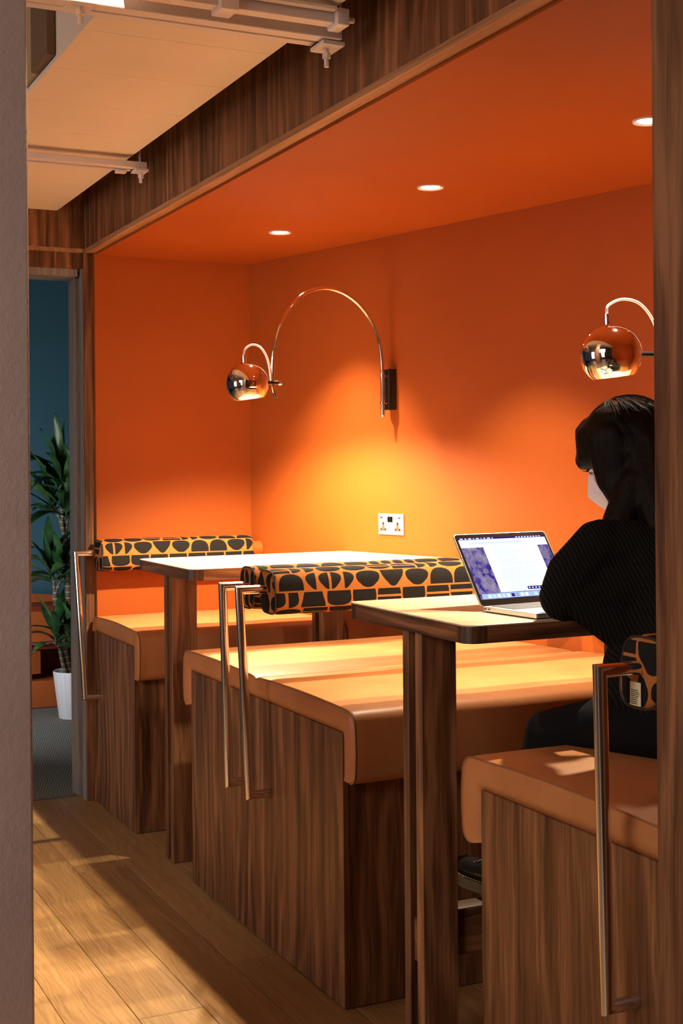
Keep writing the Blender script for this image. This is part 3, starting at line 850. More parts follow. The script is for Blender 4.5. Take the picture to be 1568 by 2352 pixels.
# ------------------------------------------------------------------ wall socket
def socket():
    # local frame on the back wall: s along the wall, n out of it
    d = Vector((1, WS, 0)).normalized(); nrm = Vector((d.y, -d.x, 0))
    c = Vector((0.9365, wy(0.9365), 1.1835))
    t = thing('wall_socket', c, 'metal double power socket with two black outlets on the orange wall', 'socket')
    def lb(name, s0, s1, z0, z1, n0, n1, mat, par=t, bev=0.0):
        bm = bmesh.new(); add_box(bm, s0, s1, n0, n1, z0, z1, bev)
        for v in bm.verts:
            p = v.co.copy(); v.co = c + d * p.x + nrm * p.y + Vector((0, 0, p.z))
        bmesh.ops.recalc_face_normals(bm, faces=bm.faces[:])
        return from_bm(name, bm, mat, par)
    lb('plate', -0.0725, 0.0725, -0.041, 0.041, 0.0, 0.006, socket_m, bev=0.0012)
    for sx in (-0.0435, 0.0400):
        bm = bmesh.new()
        add_box(bm, sx - 0.018, sx + 0.018, 0.0055, 0.0064, -0.027, -0.014); add_box(bm, sx - 0.0065, sx + 0.0065, 0.0055, 0.0064, -0.0145, 0.009)
        for v in bm.verts: p = v.co.copy(); v.co = c + d * p.x + nrm * p.y + Vector((0, 0, p.z))
        oo = from_bm('outlet', bm, plain('grey_brown_outlet', (0.10, 0.075, 0.06), 0.5, var=0.05), t)
        bm = bmesh.new()
        add_box(bm, sx - 0.0028, sx + 0.0028, 0.0063, 0.0067, -0.001, 0.006)
        for q in (-0.0115, 0.0115): add_box(bm, sx + q - 0.0035, sx + q + 0.0035, 0.0063, 0.0067, -0.0225, -0.0185)
        for v in bm.verts: p = v.co.copy(); v.co = c + d * p.x + nrm * p.y + Vector((0, 0, p.z))
        from_bm('pin_holes', bm, black_gloss, oo)
    sw = lb('switch_surround', -0.0165, 0.0145, 0.0065, 0.0310, 0.0055, 0.0066, black_plastic)
    lb('rocker_switch', -0.0155, -0.0018, 0.0078, 0.0298, 0.0062, 0.0100, chrome, bev=0.0006)
    lb('rocker_switch', 0.0002, 0.0138, 0.0078, 0.0298, 0.0062, 0.0090, chrome, bev=0.0006)
    for s in (-0.0545, 0.0505): lb('indicator', s - 0.0075, s + 0.0075, 0.0225, 0.0285, 0.0055, 0.0064, black_plastic)
    cu = bpy.data.curves.new('lettering', 'FONT'); cu.body = 'DB 713/15.1'; cu.size = 0.0085; cu.align_x = 'CENTER'; cu.extrude = 0.0001
    to = bpy.data.objects.new('tmp_text', cu); COL.objects.link(to)
    dg = bpy.context.evaluated_depsgraph_get(); me = bpy.data.meshes.new_from_object(to.evaluated_get(dg))
    bpy.data.objects.remove(to)
    mtx = Matrix((d, Vector((0, 0, 1)), nrm)).transposed().to_4x4()
    mtx.translation = nrm * 0.0063 + Vector((0, 0, -0.0375)) + d * 0.000
    me.transform(mtx); me.materials.clear()
    link('lettering', me, grey_print, t)
socket()

# ------------------------------------------------------------------ laptop
def laptop():
    psi = 0.10594; w, dp, til = 0.2884, 0.2010, 0.59062
    o = Vector((2.8816, 0.1730, 1.0672))
    U = Vector((math.cos(psi), math.sin(psi), 0)); V = Vector((-math.sin(psi), math.cos(psi), 0)); Z = Vector((0, 0, 1))
    t = thing('laptop', o + (U * dp + V * w) * 0.5, 'open silver laptop with a lit screen on the near table', 'laptop')
    def base(bm):
        for v in bm.verts: p = v.co.copy(); v.co = o + U * p.x + V * p.y + Z * p.z
        bmesh.ops.recalc_face_normals(bm, faces=bm.faces[:])
    def rr(x0, x1, y0, y1, r, n=6):
        pts = []
        for cx, cy, a0 in ((x1 - r, y1 - r, 0), (x0 + r, y1 - r, PI / 2), (x0 + r, y0 + r, PI), (x1 - r, y0 + r, 1.5 * PI)):
            for k in range(n + 1): a = a0 + PI / 2 * k / n; pts.append((cx + r * math.cos(a), cy + r * math.sin(a)))
        return pts
    bm = bmesh.new(); add_prism(bm, rr(0, dp, 0, w, 0.010), 0.0025, 0.0125)
    bmesh.ops.bevel(bm, geom=[e_ for e_ in bm.edges if abs(e_.verts[0].co.z - e_.verts[1].co.z) < 1e-6], offset=0.0012, segments=2, affect='EDGES')
    base(bm); b = from_bm('base', bm, alu, t)
    bm = bmesh.new(); add_prism(bm, rr(0.006, dp - 0.006, 0.006, w - 0.006, 0.01), 0.0, 0.0027); base(bm); from_bm('underside', bm, black_plastic, b)
    bm = bmesh.new(); add_prism(bm, rr(0.010, 0.028 + 0.080, 0.018, w - 0.018, 0.003), 0.0124, 0.0127); base(bm); from_bm('key_well', bm, plain('key_well_grey', (0.34, 0.34, 0.38), 0.5, var=0.03), b)
    # keys, one by one
    kb = None
    for row in range(6):
        n = 14 if row < 5 else 9
        rw = 0.0085 if row == 0 else 0.0135
        xx = 0.0125 + (0 if row == 0 else 0.0095 + (row - 1) * 0.0158)
        widths = [1.0] * n
        if row == 5: widths = [1, 1, 1, 1.3, 5.2, 1.3, 1, 1, 1]
        tot = sum(widths); sp = (w - 0.040) / tot; yy = 0.020
        for wd in widths:
            bm = bmesh.new(); add_box(bm, xx, xx + rw, yy + 0.0008, yy + wd * sp - 0.0012, 0.0126, 0.0138); base(bm)
            from_bm('key', bm, key_m, t); yy += wd * sp
    bm = bmesh.new(); add_prism(bm, rr(0.120, 0.192, w / 2 - 0.055, w / 2 + 0.055, 0.004), 0.0124, 0.01265); base(bm); from_bm('trackpad', bm, plain('trackpad_grey', (0.60, 0.60, 0.63), 0.3, 0.4), t)
    bm = bmesh.new()
    for q in (0.012, 0.026): add_box(bm, q, q + 0.007, -0.0006, 0.001, 0.0065, 0.0095)
    base(bm); from_bm('side_port', bm, black_plastic, t)
    # lid frame: a = up along the lid, b = along V, c = towards the user
    A = (-U * math.sin(til) + Z * math.cos(til)); C = (U * math.cos(til) + Z * math.sin(til))
    lo = o + Z * 0.0120
    def lid(bm):
        for v in bm.verts: p = v.co.copy(); v.co = lo + A * p.x + V * p.y + C * p.z
        bmesh.ops.recalc_face_normals(bm, faces=bm.faces[:])
    bm = bmesh.new(); add_prism(bm, rr(0, dp, 0, w, 0.009), -0.005, -0.0008); lid(bm); ld = from_bm('lid', bm, alu, t)
    bm = bmesh.new(); add_prism(bm, rr(0.0018, dp - 0.0018, 0.0018, w - 0.0018, 0.008), -0.0008, 0.0); lid(bm); from_bm('bezel', bm, glass_black, ld)
    # the picture on the screen: thin flat shapes
    x0s, x1s, y0s, y1s = 0.0175, dp - 0.0115, 0.0080, w - 0.0080
    scr_w = emit('screen_white', (0.90, 0.96, 1.0), 1.25)
    scr_p = emit('screen_wallpaper', (0.055, 0.028, 0.32), 0.9, (0.42, 0.34, 0.50))
    scr_d = emit('screen_dark_purple', (0.045, 0.02, 0.24), 0.9)
    scr_b = emit('screen_dock_blue', (0.42, 0.62, 1.0), 1.0)
    scr_l = emit('screen_pale_text', (0.68, 0.86, 0.96), 1.05)
    scr_c = emit('screen_icon_cyan', (0.05, 0.55, 0.85), 1.0)
    scr_y = emit('screen_icon_sand', (0.85, 0.78, 0.55), 1.0)
    scr_g = emit('screen_grey_text', (0.45, 0.50, 0.55), 0.9)
    mats = [scr_p, scr_w, scr_d, scr_b, scr_l, scr_c, scr_y, scr_g, emit('screen_wallpaper_grey', (0.30, 0.25, 0.40), 0.8)]
    bm = bmesh.new(); H_ = x1s - x0s; Wd = y1s - y0s
    def q(u0, u1, v0, v1, mi, lift):   # u = across 0..1, v = from the top 0..1
        add_box(bm, x1s - v1 * H_, x1s - v0 * H_, y0s + u0 * Wd, y0s + u1 * Wd, 0.0001, 0.0001 + lift, mi=mi)
    q(0, 1, 0, 1, 0, 0.0001)
    q(0, 1, 0, 0.035, 2, 0.0002)
    uu = 0.02
    for k in range(9):
        ww = random.choice((0.012, 0.02, 0.035)); q(uu, uu + ww, 0.010, 0.026, 1, 0.0003); uu += ww + 0.02
    uu = 0.66
    for k in range(9): q(uu, uu + 0.018, 0.010, 0.026, 1, 0.0003); uu += 0.034
    q(0, 1, 0.035, 0.165, 1, 0.0002)                         # browser head
    q(0.245, 0.875, 0.165, 0.905, 1, 0.0002)                 # page
    q(0.10, 0.72, 0.085, 0.108, 4, 0.0003)
    for k in range(9): a_ = 0.05 + k * 0.095; q(a_, a_ + 0.035, 0.052, 0.060, 4, 0.0003)
    for k in range(5): a_ = 0.27 + k * 0.12; q(a_, a_ + 0.008, 0.125, 0.133, 7, 0.0003)
    for k in range(3): a_ = 0.93 + k * 0.02; q(a_, a_ + 0.008, 0.080, 0.088, 7, 0.0003)
    v = 0.195
    while v < 0.86:
        if random.random() < 0.84: q(0.345, random.uniform(0.55, 0.80), v, v + 0.007, 4, 0.0003)
        v += 0.021
    q(0.56, 0.80, 0.835, 0.885, 2, 0.0003)                   # floating toolbar
    for k in range(6): a_ = 0.575 + k * 0.037; q(a_, a_ + 0.014, 0.850, 0.870, 1, 0.0004)
    q(0.02, 0.985, 0.915, 0.995, 3, 0.0002)                  # dock
    cols = [3, 1, 4, 1, 4, 1, 2, 7, 1, 1, 3, 4, 5, 2, 6, 1, 4, 1]
    for k, ci in enumerate(cols): a_ = 0.035 + k * 0.052; q(a_, a_ + 0.036, 0.930, 0.982, ci, 0.0003)
    for (u_, v_, s_) in ((0.93, 0.33, 0.045), (0.15, 0.36, 0.03), (0.08, 0.30, 0.02), (0.17, 0.55, 0.035), (0.12, 0.47, 0.02), (0.16, 0.72, 0.04)):
        cc = []
        for k in range(9):
            a_ = 2 * PI * k / 9; rr_ = s_ * random.uniform(0.7, 1.15)
            cc.append((x1s - (v_ * H_) + rr_ * math.sin(a_) * Wd, y0s + (u_ + rr_ * math.cos(a_)) * Wd))
        add_prism(bm, cc, 0.0001, 0.0003, 8)
    lid(bm)
    from_bm('screen', bm, mats, ld, label='lit screen showing a white page over a purple wallpaper')
    # camera dot
    bm = bmesh.new(); add_box(bm, dp - 0.008, dp - 0.005, w / 2 - 0.002, w / 2 + 0.002, 0.0, 0.0003); lid(bm); from_bm('webcam', bm, chrome, ld)
laptop()

# ------------------------------------------------------------------ far room: shelf, magazine, plant
t = thing('low_shelf', (-2.45, 0.15, 0), 'rust orange open shelf with curved sides behind the plant', 'shelf')
X0, X1, Y0, Y1 = -2.62, -2.28, -0.25, 0.52
box('bottom_tray', X0, X1, Y0, Y1, 0.0, 0.16, rust, t, bevel=0.008, seg=3)
box('back_panel', X0 - 0.02, X0, Y0, Y1, 0.10, 0.62, rust_dark, t, bevel=0.004)
for z in (0.345, 0.565): box('shelf_board', X0, X1, Y0, Y1, z, z + 0.035, rust_dark, t, bevel=0.003)
def curved(xx, za, zb, y0, y1):
    bm = bmesh.new(); n = 14; vv = []
    for k in range(n + 1):
        s = k / n; yy = y0 + (y1 - y0) * s; xo = 0.05 * math.sin(PI * s)
        vv.append([bm.verts.new((xx + xo, yy, za)), bm.verts.new((xx + xo, yy, zb + 0.03 * math.sin(PI * s))), bm.verts.new((xx + xo - 0.012, yy, zb + 0.03 * math.sin(PI * s))), bm.verts.new((xx + xo - 0.012, yy, za))])
    for a, b in zip(vv, vv[1:]):
        for k in range(4): bm.faces.new((a[k], a[(k + 1) % 4], b[(k + 1) % 4], b[k]))
    bm.faces.new(vv[0]); bm.faces.new(vv[-1][::-1]); bmesh.ops.recalc_face_normals(bm, faces=bm.faces[:])
    return bm
from_bm('curved_front', curved(X1 - 0.03, 0.392, 0.545, Y0, Y1), rust, t, smooth=True, angle=40)
from_bm('curved_front', curved(X1 - 0.03, 0.20, 0.335, Y0 + 0.02, 0.30), rust, t, smooth=True, angle=40)
from_bm('curved_rim', curved(X0 + 0.06, 0.601, 0.63, Y0, Y1), rust, t, smooth=True, angle=40)
m_ = box('magazine', -2.46, -2.225, 0.10, 0.42, 0.3815, 0.387, paper_m, bevel=0.001); tag(m_, 'flat magazine lying on the middle board of the rust orange shelf', 'magazine')
m_.location.z = 0.0
# pot with dracaena
pc_ = Vector((-1.90, 0.400, 0.0))
t = thing('potted_dracaena', pc_, 'tall dracaena with strap leaves in a ribbed white pot', 'plant')
bm = bmesh.new(); nn = 96
prof = [(0.0, 0.002), (0.088, 0.002), (0.090, 0.006), (0.121, 0.262), (0.118, 0.268), (0.112, 0.264), (0.108, 0.225), (0.0, 0.225)]
lathe(bm, prof, pc_, n=nn)
for v in bm.verts:
    d_ = v.co - pc_; r_ = math.hypot(d_.x, d_.y)
    if 0.012 < v.co.z < 0.255 or (r_ > 0.1 and v.co.z > 0.25 and r_ > 0.119):
        k_ = 1 - 0.02 * abs(math.cos(math.atan2(d_.y, d_.x) * 11)) ** 14; v.co.x = pc_.x + d_.x * k_; v.co.y = pc_.y + d_.y * k_
from_bm('pot', bm, pot_m, t, smooth=True, angle=30)
bm = bmesh.new(); bmesh.ops.create_grid(bm, x_segments=14, y_segments=14, size=0.077)
for v in bm.verts: v.co = pc_ + Vector((v.co.x, v.co.y, 0.232 + random.uniform(0, 0.012)))
from_bm('soil', bm, soil_m, t)
def cane(pts, r0_, r1_):
    n = len(pts); P_ = []
    for i in range(n - 1):
        for k in range(5): P_.append(Vector(pts[i]).lerp(Vector(pts[i + 1]), k / 5))
    P_.append(Vector(pts[-1]))
    rs = [r0_ + (r1_ - r0_) * i / (len(P_) - 1) for i in range(len(P_))]
    return tube('cane', P_, rs, bark_m, t, 14, miter=False)
c1 = cane([(-1.90, 0.375, 0.23), (-1.90, 0.400, 0.40), (-1.90, 0.372, 0.62), (-1.90, 0.350, 1.02)], 0.024, 0.018)
c2 = cane([(-1.88, 0.365, 0.23), (-1.88, 0.335, 0.40), (-1.88, 0.315, 0.52), (-1.88, 0.285, 0.705)], 0.022, 0.019)
c3 = cane([(-1.86, 0.345, 0.23), (-1.85, 0.315, 0.34), (-1.85, 0.300, 0.42)], 0.014, 0.009)
def leaf(base, direc, L, w, droop, par, twist=0.0):
    d = Vector(direc).normalized(); n = 10
    side = d.cross(Vector((0, 0, 1)))
    side = side.normalized() if side.length > 1e-3 else Vector((0, 1, 0))
    side = Matrix.Rotation(twist, 3, d) @ side
    bm = bmesh.new(); rows = []; p = Vector(base); dd = d.copy()
    for k in range(n + 1):
        s = k / n
        ww = w * min(1.0, 0.28 + 1.9 * s) * (1 - max(0, (s - 0.55) / 0.45) ** 1.8) + 0.0008
        nm = side.cross(dd).normalized(); wav = 0.004 * math.sin(s * 9 + L * 50)
        rows.append((bm.verts.new(p - side * ww / 2 + nm * (ww * 0.18 + wav)), bm.verts.new(p), bm.verts.new(p + side * ww / 2 + nm * (ww * 0.18 - wav))))
        dd = (dd + Vector((0, 0, -1)) * droop * (0.4 + s) / n).normalized(); p = p + dd * L / n
    for a, b in zip(rows, rows[1:]):
        for k in range(2): bm.faces.new((a[k], a[k + 1], b[k + 1], b[k]))
    return from_bm('leaf', bm, leaf_m, par, smooth=True)
def head(pos, axis, n, L, par, seed, droop=1.0, spread=1.0):
    R_ = random.Random(seed)
    for k in range(n):
        az = k * 2.399 + R_.uniform(-0.3, 0.3); el = (0.15 + 1.15 * (k / n)) * spread
        d = Vector((math.cos(az) * math.sin(el), math.sin(az) * math.sin(el), math.cos(el)))
        q_ = Vector((0, 0, 1)).rotation_difference(Vector(axis).normalized())
        d = q_ @ d
        leaf(Vector(pos) - Vector(axis).normalized() * (0.10 * k / n), d, L * R_.uniform(0.85, 1.4), R_.uniform(0.040, 0.060), droop * R_.uniform(0.6, 2.2), par, R_.uniform(-0.5, 0.5))
def stem(a, b, r_=0.009):
    mid = (Vector(a) + Vector(b)) / 2 + Vector((0, random.uniform(-0.02, 0.02), 0))
    return tube('stem', [a, mid, b], [r_ * 1.2, r_, r_ * 0.8], bark_m, t, 8, miter=False)
top1 = (-1.90, 0.350, 1.01)
for b_, n_, L_, sd in (((-1.90, 0.325, 1.38), 17, 0.27, 1), ((-1.86, 0.40, 1.34), 15, 0.27, 2), ((-1.95, 0.28, 1.24), 14, 0.26, 3), ((-1.85, 0.345, 1.22), 12, 0.24, 8)):
    s_ = stem(top1, b_); head(b_, Vector(b_) - Vector(top1) + Vector((0, 0, 0.15)), n_, L_, s_, sd)
top2 = (-1.88, 0.285, 0.70)
for b_, n_, L_, sd in (((-1.88, 0.255, 0.86), 13, 0.24, 4), ((-1.86, 0.32, 0.86), 12, 0.26, 5)):
    s_ = stem(top2, b_, 0.008); head(b_, Vector(b_) - Vector(top2) + Vector((0, 0, 0.05)), n_, L_, s_, sd)
s_ = stem((-1.85, 0.300, 0.41), (-1.84, 0.285, 0.50), 0.007); head((-1.84, 0.285, 0.50), (0, 0.05, 1), 12, 0.20, s_, 6, 1.0)
s_ = stem((-1.86, 0.345, 0.40), (-1.82, 0.365, 0.52), 0.007); head((-1.82, 0.365, 0.52), (0.1, 0.2, 1), 9, 0.20, s_, 9, 1.0)

# ------------------------------------------------------------------ person
def ell(bm, c, r, sub=3, rot=None):
    m = Matrix.Translation(Vector(c))
    if rot is not None: m = m @ rot.to_4x4()
    m = m @ Matrix.Diagonal((*r, 1)) if len(r) == 3 else m
    return bmesh.ops.create_icosphere(bm, subdivisions=sub, radius=1.0, matrix=m)['verts']
def hull(bmd, parts, rot=None):
    """convex hull of several ellipsoids, appended to bmd"""
    b = bmesh.new()
    for c, r in parts:
        r = (r, r, r) if not isinstance(r, tuple) else r
        ell(b, c, r, 2, rot)
    res = bmesh.ops.convex_hull(b, input=b.verts[:])
    dead = [v for v in b.verts if not any(f in set(res['geom']) for f in v.link_faces)] if False else [g_ for g_ in res['geom_interior'] if isinstance(g_, bmesh.types.BMVert)]
    bmesh.ops.delete(b, geom=dead, context='VERTS')
    me = bpy.data.meshes.new('tmp'); b.to_mesh(me); b.free(); bmd.from_mesh(me); bpy.data.meshes.remove(me)
def limb(bmd, pts):
    for a, b in zip(pts, pts[1:]): hull(bmd, [a, b])
def remesh(name, bm, mat, parent, voxel=0.006, smooth=6, label=None):
    me = bpy.data.meshes.new(name + '_raw'); bm.to_mesh(me); bm.free()
    o = bpy.data.objects.new(name + '_raw', me); COL.objects.link(o)
    m1 = o.modifiers.new('r', 'REMESH'); m1.mode = 'VOXEL'; m1.voxel_size = voxel
    m2 = o.modifiers.new('s', 'SMOOTH'); m2.factor = 0.5; m2.iterations = smooth
    dg = bpy.context.evaluated_depsgraph_get()
    me2 = bpy.data.meshes.new_from_object(o.evaluated_get(dg)); me2.name = name
    bpy.data.objects.remove(o); bpy.data.meshes.remove(me)
    shift(me2, parent); me2.materials.clear()
    me2.polygons.foreach_set('use_smooth', [True] * len(me2.polygons))
    return link(name, me2, mat, parent, label)

def person():
    t = thing('person', (3.36, 0.42, 0.785), 'person in a black ribbed jumper and pale face mask working at the laptop', 'person')
    HC = Vector((3.150, 0.405, 1.432))
    Fd = Vector((-0.76, -0.50, -0.40)).normalized(); Lf = Vector((0, 0, 1)).cross(Fd).normalized(); Ud = Fd.cross(Lf).normalized()
    RM = Matrix((Fd, Lf, Ud)).transposed()
    def h(f, l, u): return HC + Fd * f + Lf * l + Ud * u
    def hull_h(bmd, parts):
        b_parts = [(h(*c), r) for c, r in parts]; hull(bmd, b_parts, RM)
    # ---- body: head, neck, hands (one continuous skin surface with torso core underneath the clothes)
    bm = bmesh.new()
    hull_h(bm, [((0.0, 0, 0.018), (0.094, 0.073, 0.090)), ((0.028, 0, -0.010), (0.068, 0.064, 0.072))])
    hull_h(bm, [((0.030, 0, -0.030), (0.060, 0.058, 0.058)), ((0.052, 0, -0.088), (0.030, 0.027, 0.020)), ((0.0, 0, -0.052), (0.050, 0.054, 0.045))])
    hull_h(bm, [((0.086, 0, 0.012), (0.012, 0.009, 0.014)), ((0.108, 0, -0.024), (0.013, 0.014, 0.010))])        # nose
    hull_h(bm, [((0.088, 0, -0.055), (0.010, 0.024, 0.007))])                                                   # lips
    for s in (-1, 1):
        hull_h(bm, [((0.078, s * 0.034, 0.026), (0.014, 0.022, 0.007))])                                        # brow
        hull_h(bm, [((-0.006, s * 0.076, -0.004), (0.018, 0.007, 0.030))])                                      # ear
        hull_h(bm, [((0.062, s * 0.042, -0.022), (0.024, 0.018, 0.020))])                                       # cheek
    NK = Vector((3.245, 0.43, 1.255))
    hull(bm, [(h(-0.02, 0, -0.06), 0.050), (NK, 0.056)])
    SH = {-1: Vector((3.225, 0.265, 1.232)), 1: Vector((3.300, 0.590, 1.225))}
    PEL = Vector((3.385, 0.425, 0.880)); CH = Vector((3.285, 0.43, 1.165)); WA = Vector((3.315, 0.43, 1.00))
    hull(bm, [(NK, 0.05), (CH, (0.075, 0.12, 0.09))]); hull(bm, [(CH, (0.075, 0.12, 0.09)), (WA, (0.07, 0.11, 0.07))]); hull(bm, [(WA, (0.07, 0.11, 0.07)), (PEL, (0.08, 0.12, 0.06))])
    for s in (-1, 1): hull(bm, [(CH + Vector((0, 0, 0.03)), 0.06), (SH[s], 0.045)])
    EL = {-1: Vector((3.190, 0.195, 1.128)), 1: Vector((3.185, 0.660, 1.118))}
    WR = {-1: Vector((3.040, 0.300, 1.168)), 1: Vector((3.035, 0.480, 1.118))}
    for s in (-1, 1):
        limb(bm, [(SH[s], 0.042), (EL[s], 0.036)]); limb(bm, [(EL[s], 0.034), (WR[s], 0.024)])
    # hands with five separate fingers
    def hand(s):
        w_ = WR[s]; kd = Vector((-0.45, 0.85, -0.42) if s < 0 else (-0.88, -0.30, -0.34)).normalized()   # towards the keyboard
        sd = Vector((0, 0, 1)).cross(kd).normalized(); up_ = kd.cross(sd).normalized()
        pm = w_ + kd * 0.045
        hull(bm, [(w_, 0.021), (pm + kd * 0.028 + sd * 0.026, 0.011), (pm + kd * 0.028 - sd * 0.026, 0.011), (pm, 0.016)])
        for i, (off, L) in enumerate(((-0.031, 0.058), (-0.011, 0.068), (0.010, 0.073), (0.030, 0.066))):
            b_ = pm + kd * 0.030 + sd * off * 0.95
            k1 = b_ + (kd + up_ * 0.25).normalized() * L * 0.42
            k2 = k1 + (kd - up_ * 0.55).normalized() * L * 0.32
            k3 = k2 + (kd * 0.6 - up_ * 0.9).normalized() * L * 0.26
            limb(bm, [(b_, 0.0092), (k1, 0.0085), (k2, 0.0078), (k3, 0.0066)])
        th_s = 1 if s < 0 else -1
        ts = sd * (-th_s)
        b_ = w_ + kd * 0.022 + ts * 0.022
        k1 = b_ + (kd * 0.75 + ts * 0.75).normalized() * 0.034; k2 = k1 + (kd * 1.0 + ts * 0.2 - up_ * 0.3).normalized() * 0.028
        limb(bm, [(b_, 0.0125), (k1, 0.0098), (k2, 0.0080)])
    for s in (-1, 1): hand(s)
    body = remesh('body', bm, skin_m, t, 0.0038, 4)
    # eyes and lashes
    for s in (-1, 1):
        bm = bmesh.new(); ell(bm, h(0.079, s * 0.033, 0.004), (0.011, 0.0135, 0.0065), 3, RM)
        eo = from_bm('eye', bm, plain('eye_white', (0.7, 0.66, 0.62), 0.2, var=0.02), body, smooth=True)
        bm = bmesh.new(); ell(bm, h(0.0885, s * 0.033, 0.002), (0.003, 0.0055, 0.0052), 2, RM)
        from_bm('iris', bm, black_gloss, body, smooth=True)
        bm = bmesh.new()
        for k in range(9):
            q = (k - 4) / 4
            add_tube(bm, [h(0.086 - 0.004 * q * q, s * 0.033 + q * 0.013, 0.0075), h(0.096 - 0.002 * q * q, s * 0.033 + q * 0.015, 0.006), h(0.101, s * 0.033 + q * 0.018, 0.010)], [0.0009, 0.0007, 0.0003], 5)
        from_bm('eyelashes', bm, hair_m, body)
    # mask
    bm = bmesh.new()
    hull_h(bm, [((0.094, 0, 0.000), (0.014, 0.018, 0.006)), ((0.121, 0, -0.044), (0.008, 0.010, 0.006)), ((0.072, 0, -0.100), (0.022, 0.026, 0.012)), ((0.020, 0.062, -0.062), (0.012, 0.008, 0.022)), ((0.020, -0.062, -0.062), (0.012, 0.008, 0.022)), ((0.066, 0.050, -0.044), (0.012, 0.008, 0.012)), ((0.066, -0.050, -0.044), (0.012, 0.008, 0.012))])
    mk = remesh('face_mask', bm, mask_m, t, 0.003, 3, 'pale folded face mask')
    for s in (-1, 1): tube('ear_loop', [h(0.030, s * 0.066, -0.012), h(0.0, s * 0.079, 0.016), h(-0.024, s * 0.080, -0.004), h(0.0, s * 0.074, -0.040), h(0.024, s * 0.066, -0.070)], 0.0016, mask_m, mk, 8, miter=False)
    # hair: cap, fringe, long fall over shoulder and back
    bm = bmesh.new()
    hull_h(bm, [((-0.012, 0, 0.028), (0.108, 0.092, 0.104)), ((-0.035, 0, -0.01), (0.090, 0.090, 0.09))])
    for s in (-1, 1):
        hull_h(bm, [((0.050, s * 0.050, 0.075), (0.036, 0.030, 0.030)), ((0.082, s * 0.046, 0.036), (0.018, 0.026, 0.018))])
        hull_h(bm, [((0.012, s * 0.086, 0.040), (0.045, 0.014, 0.045)), ((0.034, s * 0.084, -0.040), (0.036, 0.014, 0.040))])
        hull_h(bm, [((0.032, s * 0.082, -0.045), (0.036, 0.018, 0.040)), ((0.018, s * 0.080, -0.135), (0.034, 0.026, 0.04))])
    hull_h(bm, [((0.094, 0, 0.040), (0.016, 0.040, 0.020)), ((0.050, 0, 0.085), (0.05, 0.06, 0.04)), ((-0.012, 0, 0.035), (0.10, 0.09, 0.095))])
    for s in (-1, 1): hull_h(bm, [((0.090, s * 0.040, 0.030), (0.014, 0.022, 0.020)), ((0.045, s * 0.060, 0.045), (0.040, 0.028, 0.05)), ((0.0, s * 0.03, 0.06), (0.09, 0.06, 0.07))])
    hull_h(bm, [((0.100, -0.030, 0.030), (0.010, 0.030, 0.020)), ((0.100, 0.030, 0.030), (0.010, 0.030, 0.020)), ((0.06, 0, 0.08), (0.03, 0.05, 0.02))])
    BK = Vector((3.285, 0.445, 1.30))
    hull(bm, [(h(-0.045, 0, -0.02), (0.085, 0.09, 0.08)), (BK, (0.055, 0.105, 0.06))])
    hull(bm, [(BK, (0.050, 0.105, 0.06)), (BK + Vector((0.065, 0.0, -0.12)), (0.030, 0.10, 0.06))])
    hull(bm, [(h(-0.01, -0.07, -0.07), 0.042), (Vector((3.215, 0.330, 1.285)), 0.044)])
    hull(bm, [(h(-0.01, 0.07, -0.07), 0.042), (Vector((3.215, 0.330, 1.285)), 0.044)])
    hull(bm, [(Vector((3.215, 0.330, 1.285)), 0.042), (Vector((3.275, 0.300, 1.205)), 0.026)])
    hr = remesh('hair', bm, hair_m, t, 0.0045, 5, 'dark brown shoulder length hair with a fringe')
    # loose strands over the surface
    R_ = random.Random(3); bm = bmesh.new()
    for k in range(230):
        az = R_.uniform(0, 2 * PI); s0 = R_.uniform(0.05, 0.5)
        pts = []
        el0 = R_.uniform(0.0, 0.5)
        fl_ = R_.uniform(0.995, 1.035)
        n = 9; length = R_.uniform(0.8, 1.35)
        for j in range(n):
            e_ = el0 + length * j / (n - 1)
            pts.append(h(-0.012 + 0.108 * fl_ * math.sin(e_) * math.cos(az), 0.093 * fl_ * math.sin(e_) * math.sin(az), 0.030 + 0.106 * fl_ * math.cos(e_)))
        if R_.random() < 0.25: pts[-1] += Vector((R_.uniform(-1, 1), R_.uniform(-1, 1), R_.uniform(-.3, 1))) * 0.014
        add_tube(bm, pts, [0.0006] * n, 4, False, False)
    for k in range(150):
        a_ = R_.uniform(-1, 1)
        p0 = h(-0.06 + 0.05 * R_.random(), a_ * 0.088, -0.03); p3 = BK + Vector((0.075 + R_.uniform(0, .03), a_ * 0.10, -0.12 - R_.uniform(0, 0.09)))
        p1 = p0.lerp(p3, 0.33) + Vector((0.03, 0, 0.0)); p2 = p0.lerp(p3, 0.7) + Vector((0.035, 0, 0.0))
        add_tube(bm, [p0, p1, p2, p3], [0.0008, 0.0009, 0.0008, 0.0004], 4, False, False)
    for k in range(0):
        s = -1 if k % 3 else 1
        p0 = h(-0.02 + 0.02 * R_.random(), 0.098, 0.0); 
        p3 = Vector((3.235, 0.30, 1.27)) + Vector((R_.uniform(-.01, .03), R_.uniform(-.045, .02), R_.uniform(-.06, .01)))
        add_tube(bm, [p0, p0.lerp(p3, 0.4) + Vector((R_.uniform(-.01, .01), -0.012, 0)), p3], [0.0008, 0.0009, 0.0004], 4, False, False)
    st = from_bm('loose_strands', bm, hair_m, hr); st['kind'] = 'stuff'
    # ---- jumper
    bm = bmesh.new()
    hull(bm, [(NK + Vector((0.005, 0, 0.0)), (0.068, 0.068, 0.036)), (CH + Vector((0.01, 0, 0.02)), (0.105, 0.155, 0.10))])
    hull(bm, [(CH + Vector((0.01, 0, 0)), (0.105, 0.150, 0.10)), (WA, (0.112, 0.150, 0.09))])
